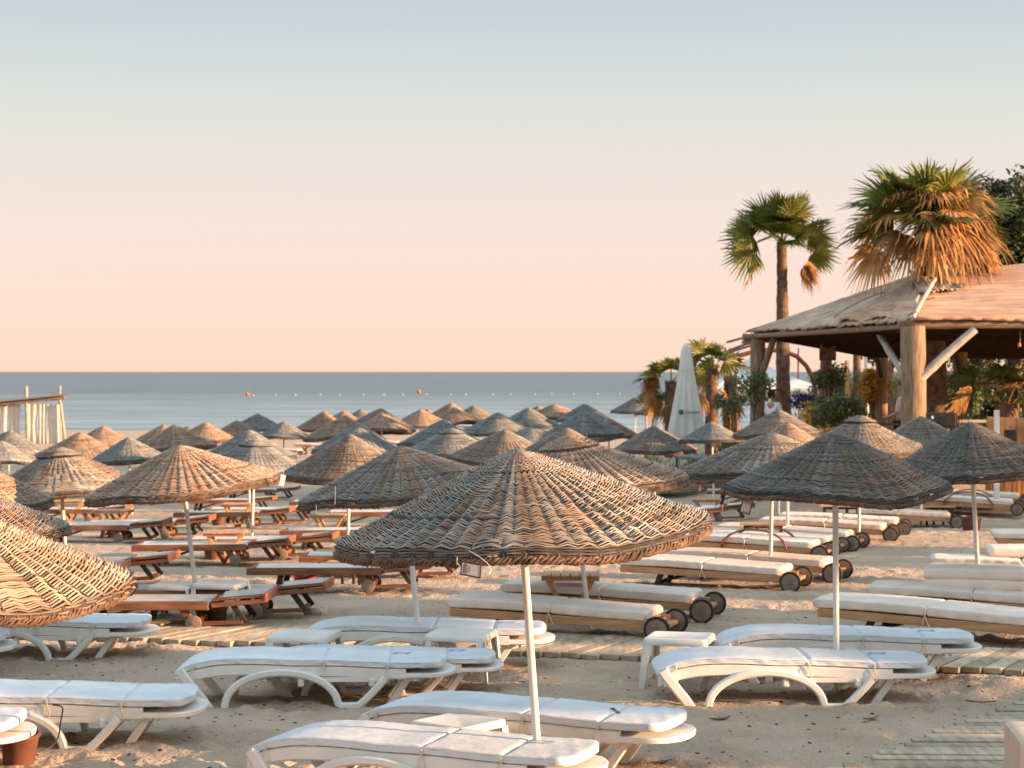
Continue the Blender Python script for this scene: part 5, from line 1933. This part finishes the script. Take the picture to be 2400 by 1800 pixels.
# curved wooden arch
r = thing('wooden_arch', 'thin curved rust brown arch left of the hut, half behind the tall palm', 'arch', at(1860, 900, 40.5, .2))
o_ = np.array(r.location); P0 = []
for (u, v) in ((1724, 836), (1760, 826), (1800, 820), (1840, 823), (1868, 836), (1890, 858), (1905, 888), (1912, 920), (1908, 950)):
    P0.append(px(u, v, 40.5) - o_)
last = P0[-1].copy(); last[2] = -.2; P0.append(last)
mb = MB(); mb.tube(P0, .065, 8); mb.build('hoop', M['rust'], r)
mb = MB(); e = P0[0].copy(); mb.tube([e + [0, 0, .06], [e[0] + .05, 0, -.2]], .04, 6); mb.tube([P0[1], [P0[1][0], 0, -.2]], .022, 5); mb.build('support_post', M['rust'], r)
# thin posts beyond
for (u, v, d, rad, m_, lab, nm) in ((1872, 815, 50, .03, 'rust', 'thin brown post behind the curved arch', 'thin_post'), (2031, 812, 41, .05, 'pole', 'thin pale pole under the left part of the roof', 'thin_post'), (2010, 815, 43, .13, 'trunk', 'slim bare trunk left of the thin pale pole', 'bare_trunk'), (2082, 830, 42, .15, 'trunk', 'slim bare trunk just right of the dark inner post', 'bare_trunk'),
                                  (1514, 898, 60, .045, 'wood_light', 'single brown stake between the two dark seaside parasols', 'thin_post'), (1986, 845, 43, .07, 'wood_light', 'short tan stake behind the left shrubs under the roof', 'thin_post')):
    P = at(u, v, d); base = float(sand_z(P[0], P[1]))
    o = link(nm, None); o.location = (P[0], P[1], base); tag(o, lab, 'post' if 'post' in nm else 'trunk')
    mb = MB(); s_ = np.linspace(-.2, P[2] - base, 9)
    mb.tube(np.stack([.02 * np.sin(s_ * 2), 0 * s_, s_], 1), rad * np.linspace(1.25, .85, 9), 9); mb.build('shaft', M[m_], o, autos=60)

# closed white umbrella
d = 39.0
P = at(1608, 900, d, .2)
r = thing('closed_umbrella', 'tall closed white umbrella with green printed logo', 'umbrella', P)
zt = px(1608, 806, d)[2] - .2; zb = px(1608, 1035, d)[2] - .2
mb = MB()
secs = []
for f, rad in ((0, .02), (.012, .07), (.04, .105), (.1, .13), (.22, .17), (.36, .21), (.5, .26), (.65, .32), (.8, .38), (.92, .43), (1.0, .46)):
    z_ = zt + (zb - zt) * f
    a = np.linspace(0, 2 * np.pi, 96, endpoint=False)
    rr = rad * (1 + (.05 + .13 * f) * np.cos(a * 11 + f * 1.5) + .06 * f * np.sin(a * 5 + 2))
    secs.append(np.stack([rr * np.cos(a) * 1.08, rr * np.sin(a) * .8, np.full(96, z_) + (.06 * np.cos(a * 11) if f == 1 else 0)], 1))
mb.loft(secs); cv = mb.build('folded_canopy', M['white_cloth'], r, autos=0)
mb = MB(); mb.tube([(0, 0, -.3), (0, 0, zt - .1)], .035, 10); mb.build('pole', M['pole'], r)
mb = MB(); a = np.linspace(0, 2 * np.pi, 60, endpoint=False); zz = zt + (zb - zt) * .26
mb.tube(np.stack([.20 * np.cos(a), .155 * np.sin(a), zz + .02 * np.cos(a)], 1), .012, 5, closed=True); mb.build('strap', M['piping'], r)
lx, ly, lz = px(1618, 966, d - .262) - np.array(r.location)
text_mesh('lettering', 'Garanti', .125, M['dark_print'], cv, (lx + .06, ly + .0, lz), (R(82), 0, R(4)), .012)
mb = MB()
for k in range(4):
    a = R(45 + 90 * k); mb.lathe([(.0, -.004), (.042, -.003), (.042, .003), (0, .004)], 12)
    v_ = mb.v[-1]; v_[:] = np.stack([v_[:, 0] + .04 * math.cos(a), -v_[:, 2] * 3, v_[:, 1] + .04 * math.sin(a)], 1) + [lx - .25, ly + .0, lz]
mb.build('logo', M['green_logo'], cv)

# white gazebo canopy
d = 47
P = at(1780, 900, d, .1)
r = thing('gazebo', 'large open white gazebo canopy behind the far hut post', 'gazebo', P)
o_ = np.array(r.location)
zt = px(1735, 836, d)[2]; ze = px(1735, 910, d)[2]
Rx, apex = 2.05, np.array([-.35, 0, zt - .1])
mb = MB()
secs = []
for f in np.linspace(0, 1, 9):
    loop = []
    for k in range(48):
        a = 2 * math.pi * k / 48
        q_ = max(abs(math.cos(a)), abs(math.sin(a)))
        rr = (.02 + .98 * f) * Rx / q_ * .92
        z_ = (zt - .1) + (ze - zt) * (f ** .8) - .10 * math.sin(math.pi * f) * (1 if k % 12 != 6 else .4)
        loop.append((-.35 * (1 - f) + .1 + rr * math.cos(a), rr * math.sin(a), z_))
    secs.append(loop)
last = [(x, y_, z_ - .28 + .03 * math.cos(k * 1.6)) for k, (x, y_, z_) in enumerate(secs[-1])]
secs.append(last)
mb.loft(secs, cap=False); cv = mb.build('canopy', M['white_cloth'], r, autos=40)
md = cv.modifiers.new("thickness", 'SOLIDIFY'); md.thickness = .012
for sx in (-1, 1):
    for sy in (-1, 1):
        mb = MB(); mb.tube([(.1 + sx * 1.85, sy * 1.85, -.3), (.1 + sx * 1.85, sy * 1.85, ze - .1)], .05, 8); mb.build('post', M['plastic'], r)

# ------------------------------------------------------------------ furniture under the roof
def table_like(name, label, u, d, wd, dp, ht, mat, cat, shelf=True, yaw=0, top=None):
    P = at(u, 900, d, .28)
    r = thing(name, label, cat, P, yaw)
    mb = MB(); mb.box((0, 0, ht - .02), (wd, dp, .045), ch=.006); mb.build('top', M[top or mat], r)
    for sx in (-1, 1):
        for sy in (-1, 1):
            mb = MB(); mb.box((sx * (wd / 2 - .04), sy * (dp / 2 - .04), (ht - .05) / 2), (.055, .055, ht - .05), ch=.005); mb.build('leg', M[mat], r)
    if shelf:
        mb = MB(); mb.box((0, 0, ht * .42), (wd - .12, dp - .12, .03), ch=.004); mb.build('shelf', M[mat], r)
    return r
counter = table_like('bar_counter', 'black bar counter with bottles on its shelf, right of the big wooden post', 2210, 27.0, 1.0, .5, .98, 'black', 'counter')
table_like('dark_table', 'low black open frame table left of the big wooden post', 2065, 29.5, .75, .5, .95, 'black', 'table')
cab = thing('audio_cabinet', 'black box cabinet standing on the bar counter', 'cabinet', at(2205, 900, 27.0, .28 + .985))
mb = MB(); mb.box((0, 0, .13), (.52, .3, .26), ch=.012); mb.build('cabinet_body', M['black'], cab)
mb = MB(); mb.box((-.19, -.153, .17), (.04, .006, .05), ch=.002); mb.build('badge', M['card_white'], cab)
mb = MB(); mb.box((.0, -.153, .10), (.14, .006, .12), ch=.002); mb.build('screen', M['dark_glass'], cab)
rsb = np.random.RandomState(5)
for k in range(9):
    u = 2172 + k * 10.5
    h_ = .2 + .1 * rsb.rand()
    b_ = link('bottle', None); P = at(u, 900, 26.85, .28 + .98 * .42 + .016 if k % 3 else .28 + .983 if u > 2240 else .28 + .98 * .42 + .016)
    b_.location = P; tag(b_, 'small bottle or jar on the shelf of the black bar counter' , 'bottle', 'bottles on the bar counter')
    mb = MB(); mb.lathe([(.03, 0), (.034, .02), (.034, h_ * .6), (.012, h_ * .75), (.012, h_), (.005, h_)], 10); mb.build('bottle_body', M['bottle'] if k % 2 else M['card'], b_)
# dark stacked crates and stools by the left bay
r = table_like('dark_cabinet', 'dark wooden cabinet below the hanging wicker sign', 1985, 33.5, .55, .45, 1.35, 'wood_dark', 'cabinet')
table_like('bar_stool', 'black bar stool in front of the dark wooden cabinet', 2010, 31.5, .34, .34, .72, 'black', 'stool')
# white lounge sofa with slanted back cushion
P = at(2310, 900, 33, .28)
r = thing('garden_sofa', 'white painted garden bench under the roof at the right', 'sofa', P, -4)
mb = MB(); mb.box((0, 0, .44), (1.2, .6, .06), ch=.01); mb.build('seat', M['plastic'], r)
mb = MB(); mb.box((0, .28, .86), (1.2, .05, .07), ch=.01); mb.build('backrest', M['plastic'], r)
for x_ in (-.56, -.19, .19, .56):
    mb = MB(); mb.bar((x_, .28, .83), (x_, .28, -.02), .05, .05, up=(1, 0, 0)); mb.build('leg', M['wood_brown'], r)
for x_ in (-.56, .56):
    mb = MB(); mb.bar((x_, -.26, .41), (x_, -.26, -.02), .05, .05, up=(1, 0, 0)); mb.build('leg', M['wood_brown'], r)
c = cushion('slanted beige back cushion leaning on the white garden bench', 2312, 905, 32.8, 0, .55, .45, .14, M['canvas_beige'], 1)
c.rotation_euler = (0, R(-52), 0)
P = at(2400, 900, 33, .28)
r = thing('garden_sofa', 'white painted garden bench cut by the right frame edge', 'sofa', P, 0)
mb = MB(); mb.box((0, 0, .44), (1.0, .6, .06), ch=.01); mb.build('seat', M['plastic'], r)
mb = MB(); mb.box((0, .28, .70), (1.0, .05, .22), ch=.01); mb.build('backrest', M['plastic'], r)
for x_ in (-.46, .46):
    mb = MB(); mb.bar((x_, .25, .6), (x_, .25, -.02), .05, .05, up=(1, 0, 0)); mb.build('leg', M['wood_brown'], r)
    mb = MB(); mb.bar((x_, -.26, .41), (x_, -.26, -.02), .05, .05, up=(1, 0, 0)); mb.build('leg', M['wood_brown'], r)
# white post lamp beside the reed screen
r = thing('white_post', 'short white post standing behind the reed screen', 'post', at(2336, 960, 24, .0))
mb = MB(); mb.box((0, 0, .9), (.09, .05, 1.5), ch=.008); mb.build('shaft', M['plastic'], r)

# blue table half hidden under a pale parasol
P = px(1618, 1070, 29.5); zt = .5; r = thing('blue_table', 'dark blue low table with thick legs below two pale parasols', 'table', (P[0], P[1], P[2] - .5))
mb = MB(); mb.box((0, 0, zt - .02), (.62, .5, .06), ch=.008); mb.build('table_top', M['blue'], r)
for sx in (-1, 1):
    for sy in (-1, 1):
        mb = MB(); mb.box((sx * .26, sy * .2, zt / 2 - .05), (.06, .06, zt - .02), ch=.006); mb.build('leg', M['blue'], r)

# red slatted beach chair far back
P = px(930, 1043, 37); P[2] = sand_z(P[0], P[1])
r = thing('beach_chair', 'bright red slatted beach chair in the far rows', 'chair', P)
mb = MB(); mb.box((0, 0, .42), (.5, .45, .04), ch=.006); mb.build('seat', M['red'], r)
mb = MB()
for k in range(5):
    mb.bar((-.19 + k * .095, .22, .42), (-.19 + k * .095, .30, 1.02), .055, .02, up=(0, 1, 0))
mb.bar((-.24, .30, 1.0), (.24, .30, 1.0), .03, .06); mb.build('backrest', M['red'], r)
for sx in (-1, 1):
    for sy in (-1, 1):
        mb = MB(); mb.box((sx * .22, sy * .19, .2), (.04, .04, .44), ch=.004); mb.build('leg', M['red'], r)

# ------------------------------------------------------------------ people
def person(label, P, yaw, shirt, joints_arm_l, joints_arm_r):
    root = thing('person', label, 'person', P, yaw)
    def skin_mesh(name, verts, edges, radii, mat, parent, root_i=0, sub=2):
        me = bpy.data.meshes.new(name)
        me.from_pydata(verts, edges, [])
        o = link(name, me, parent)
        sk = o.modifiers.new("skin", 'SKIN')
        if not me.skin_vertices:
            pass
        for i, sv in enumerate(me.skin_vertices[0].data):
            sv.radius = radii[i] if isinstance(radii[i], tuple) else (radii[i], radii[i])
            sv.use_root = (i == root_i)
        ss = o.modifiers.new("sub", 'SUBSURF'); ss.levels = sub; ss.render_levels = sub
        dg = bpy.context.evaluated_depsgraph_get()
        ev = bpy.data.meshes.new_from_object(o.evaluated_get(dg))
        bpy.data.objects.remove(o)
        ev.name = name
        ev.materials.clear(); ev.materials.append(mat)
        ev.polygons.foreach_set("use_smooth", [True] * len(ev.polygons))
        return link(name, ev, parent)
    v = [(0, 0, .94), (0, 0, 1.12), (0, .01, 1.34), (0, 0, 1.46), (0, -.01, 1.53), (0, -.02, 1.62), (0, -.015, 1.70),
         (-.09, 0, .90), (-.10, -.01, .50), (-.10, .02, .08), (-.10, -.10, .03),
         (.09, 0, .90), (.10, -.02, .50), (.11, .02, .08), (.11, -.10, .03),
         (-.18, 0, 1.40), *joints_arm_l, (.18, 0, 1.40), *joints_arm_r]
    nl = len(joints_arm_l)
    e = [(0, 1), (1, 2), (2, 3), (3, 4), (4, 5), (5, 6), (0, 7), (7, 8), (8, 9), (9, 10), (0, 11), (11, 12), (12, 13), (13, 14), (2, 15)]
    e += [(15 + k, 16 + k) for k in range(nl)]
    q_ = 16 + nl
    e += [(2, q_)] + [(q_ + k, q_ + k + 1) for k in range(nl)]
    rad = [(.14, .10), (.125, .09), (.15, .10), (.055, .055), (.052, .055), (.075, .095), (.06, .075),
           .085, .055, .04, .035, .085, .055, .04, .035, .055, .043, .035, .03, .055, .043, .035, .03]
    body = skin_mesh('body', v, e, rad, M['skin'], root)
    # face and hair
    mb = MB(); mb.tube([(0, -.105, 1.63), (0, -.125, 1.60)], [.01, .014], 6)
    for s_ in (-1, 1):
        mb.tube([(s_ * .078, 0, 1.60), (s_ * .09, .012, 1.63)], [.012, .018], 6)
    mb.build('face_detail', M['skin'], body)
    hv = [(0, .015, 1.66), (0, .03, 1.72), (0, .05, 1.64), (0, .045, 1.58)]
    skin_mesh('hair', hv, [(0, 1), (0, 2), (2, 3)], [(.088, .092), (.075, .07), (.085, .07), (.06, .04)], M['hair'], root)
    # shirt and trousers over the body
    sv = [(0, 0, .90), (0, 0, 1.12), (0, .01, 1.34), (0, 0, 1.44), (-.18, 0, 1.40), joints_arm_l[0], (.18, 0, 1.40), joints_arm_r[0]]
    skin_mesh('shirt', sv, [(0, 1), (1, 2), (2, 3), (2, 4), (4, 5), (2, 6), (6, 7)], [(.165, .125), (.15, .115), (.17, .12), (.075, .07), .072, .062, .072, .062], shirt, root)
    tv = [(0, 0, .92), (-.09, 0, .88), (-.10, -.01, .50), (-.10, .02, .10), (.09, 0, .88), (.10, -.02, .50), (.11, .02, .10)]
    skin_mesh('trousers', tv, [(0, 1), (1, 2), (2, 3), (0, 4), (4, 5), (5, 6)], [(.15, .11), .10, .07, .06, .10, .07, .06], M['trousers'], root)
    return root
zp = px(1815, 915, 34.5)[2]
person('person in a white shirt with black hair, seen behind the parasol below the tall palm', (px(1812, 900, 34.5)[0], 34.5 * DS, zp - 1.74), 130, M['shirt_white'], [(-.24, -.04, 1.14), (-.20, -.22, .98), (-.16, -.30, 1.0)], [(.24, -.02, 1.14), (.22, -.18, .98), (.18, -.28, 1.0)])
zp = px(2115, 898, 29.6)[2]
person('person in a beige shirt standing left of the big wooden post', (px(2113, 900, 29.6)[0], 29.6 * DS, zp - 1.74), 250, M['shirt_beige'], [(-.25, -.02, 1.13), (-.27, -.10, .90), (-.26, -.14, .82)], [(.25, -.05, 1.13), (.20, -.28, 1.02), (.15, -.36, 1.04)])

# ================================================================== curtained cabana by the water, left
d = 66
P = at(60, 1000, d); P[2] = sand_z(P[0], P[1])
r = thing('cabana', 'beach cabana with slanting brushwood roof and sunlit white curtains at the left edge', 'cabana', P)
o_ = np.array(r.location)
def Q_(u, v, dd=0): return px(u, v, d + dd) - o_
log('roof_beam', Q_(-90, 957), Q_(152, 932), .09, 'log_x', r)
log('roof_beam', Q_(-90, 950, 2.4), Q_(146, 930, 2.4), .09, 'log_x', r)
mb = MB()
a, b_, c_, e_ = Q_(-90, 951, -.2), Q_(158, 926, -.2), Q_(158, 926, 2.8), Q_(-90, 951, 2.8)
mb.loft([[a, b_, c_, e_], [p_ + [0, 0, .09] for p_ in (a, b_, c_, e_)]]); mb.build('roof', M['wicker_dark'], r, tone=True, smooth=False)
for (u0, v0, u1, dd) in ((61, 906, 66, 0), (140, 904, 141, 2.4)):
    mb = MB(); t0 = Q_(u0, v0, dd); b0 = Q_(u1, 960, dd); b0[2] = -.3
    mb.tube([b0, t0], .085 if u0 < 100 else .065, 8); mb.build('post', M['pole_grey'], r)
mb = MB(); mb.tube([Q_(142, 945), [Q_(157, 1000)[0], 0, -.3]], .065, 8); mb.build('post', M['pole_grey'], r)
mb = MB(); mb.tube([[Q_(-60, 1000)[0], 0, -.3], Q_(-60, 953)], .08, 8); mb.build('post', M['canvas_cream'], r)
rs = np.random.RandomState(3)
for (u0, u1, tie) in ((-34, 16, .1), (19, 48, .3), (58, 92, .5), (90, 111, .3), (112, 139, .1)):
    mb = MB()
    nx, nz = 26, 14
    V = []
    for i in range(nz):
        f = i / (nz - 1)
        v_ = 948 + f * 92
        pinch = 1 - tie * .6 * math.exp(-((f - .55) / .25) ** 2)
        for j in range(nx):
            g = j / (nx - 1)
            uu = (u0 + u1) / 2 + (g - .5) * (u1 - u0) * pinch
            p_ = Q_(uu, v_, .1)
            p_[1] += .06 * math.sin(g * 15 + u0) * (.4 + .6 * f)
            V.append(p_)
    F = [(i * nx + j, i * nx + j + 1, (i + 1) * nx + j + 1, (i + 1) * nx + j) for i in range(nz - 1) for j in range(nx - 1)]
    mb.add(V, F); cu = mb.build('curtain', M['gauze'], r, autos=0)
    md = cu.modifiers.new("thickness", 'SOLIDIFY'); md.thickness = .01

# ================================================================== on the water
for (u, v, lab) in ((580, 923, 'left orange buoy floating on the sea'), (982, 917, 'right orange buoy floating on the sea')):
    rr_ = ray(u, v + 5); t_ = (SEA - CAM[2]) / rr_[2]; P = CAM + rr_ * t_
    o = link('buoy', None); o.location = P; tag(o, lab, 'buoy', 'orange buoys on the sea')
    s_ = P[1] / FPX * 4.6
    mb = MB(); a = np.linspace(-math.pi / 2, math.pi / 2, 12)
    mb.lathe([(max(.02, s_ * math.cos(t)), s_ * .85 + s_ * math.sin(t)) for t in a], 18); mb.build('float_ball', M['buoy'], o)
    mb = MB(); mb.lathe([(s_ * .2, s_ * 1.8), (s_ * .2, s_ * 2.0), (s_ * .05, s_ * 2.02)], 10); mb.build('ring_mount', M['buoy'], o)
rs = np.random.RandomState(8)
for k in range(18):
    u = 600 + k * 50 + rs.randint(-8, 8)
    v = 927 - (u - 580) * .004
    rr_ = ray(u, v); t_ = (SEA - CAM[2]) / rr_[2]; P = CAM + rr_ * t_
    mb = MB(); s_ = .065
    mb.lathe([(s_ * .3, -.1), (s_, -.05), (s_ * 1.1, .05), (s_ * .8, .16), (s_ * .2, .2)], 10)
    o = mb.build('float', M['float']); o.location = P
    tag(o, 'tiny white float in the line strung between the two orange buoys', 'float', 'white floats of the swimming line')

# ---- driftwood, leaves and stones on the near sand
rs = np.random.RandomState(12)
for (u, v, kind, lab) in ((1690, 1690, 'leaf', 'long dry leaf on the sand right of the bottom centre loungers'), (1545, 1782, 'leaf', 'curled dry leaf beside the foot of the bottom centre lounger'), (2045, 1700, 'leaf', 'small reddish dry leaf near the lower right boardwalk'), (2300, 1640, 'leaf', 'dry leaf at the left edge of the lower right boardwalk'), (733, 1442, 'stone', 'pale stone near the wheel of a wooden lounger')):
    P = gpx(u, v); P[2] = sand_z(P[0], P[1])
    if kind == 'leaf':
        mb = MB(); L_ = .10 + .04 * rs.rand()
        V = []
        for s_ in np.linspace(-1, 1, 9):
            w_ = .022 * (1 - s_ * s_) * (1 + .3 * math.sin(s_ * 9))
            for q_ in (-1, 0, 1):
                V.append((s_ * L_ * .8, q_ * w_ + .015 * s_ * s_, .004 + .010 * s_ * s_ + .008 * abs(q_)))
        F = [(i * 3 + j, i * 3 + j + 1, i * 3 + j + 4, i * 3 + j + 3) for i in range(8) for j in range(2)]
        mb.add(V, F, 1.0); o = mb.build('dry_leaf', M['log']); o.rotation_euler = (0, 0, rs.rand() * 1 - .2)
        tag(o, lab, 'leaf')
    else:
        mb = MB(); mb.lathe([(.02, -.02), (.07, .0), (.08, .03), (.05, .06), (.01, .065)], 12)
        o = mb.build('stone', M['pole_grey']); o.scale = (1.2, .8, .9); tag(o, lab, 'stone')
    o.location = P

# ================================================================== unseen trees, added right of the picture to throw the dappled shade
for k, (x_, y_, hz, rx, rz, n) in enumerate(((24, 0, 3.4, 2.6, 1.9, 6500), (25, 7.9, 5.5, 2.9, 2.2, 9500), (27, 13.0, 4.6, 3.0, 2.3, 11000), (26, 21, 3.3, 2.6, 1.7, 7500), (29, 30, 4.4, 3.2, 2.4, 9000), (24, -7, 3.6, 2.6, 1.9, 8000), (28, 48, 5.4, 3.4, 2.9, 17000), (30, 56, 5.6, 3.4, 3.0, 17000))):
    tree('unseen_shade_tree', ('unseen spreading shade tree right of the picture, level with the camera', 'unseen spreading shade tree right of the picture beside the nearest loungers', 'unseen spreading shade tree right of the picture beside the dark parasols', 'unseen spreading shade tree right of the picture before the reed screen', 'unseen tall spreading shade tree right of the picture next to the hut', 'unseen spreading shade tree right of the picture, behind the camera', 'unseen tall spreading shade tree right of the picture beyond the hut', 'unseen tall spreading shade tree right of the picture, farthest beyond the hut')[k],
         (x_, y_, 0), 6, (0, 0, hz), (rx, rx, rz), n, .11, M['foliage'], 200 + k, 64, trunk_r=.2, spread=.46)
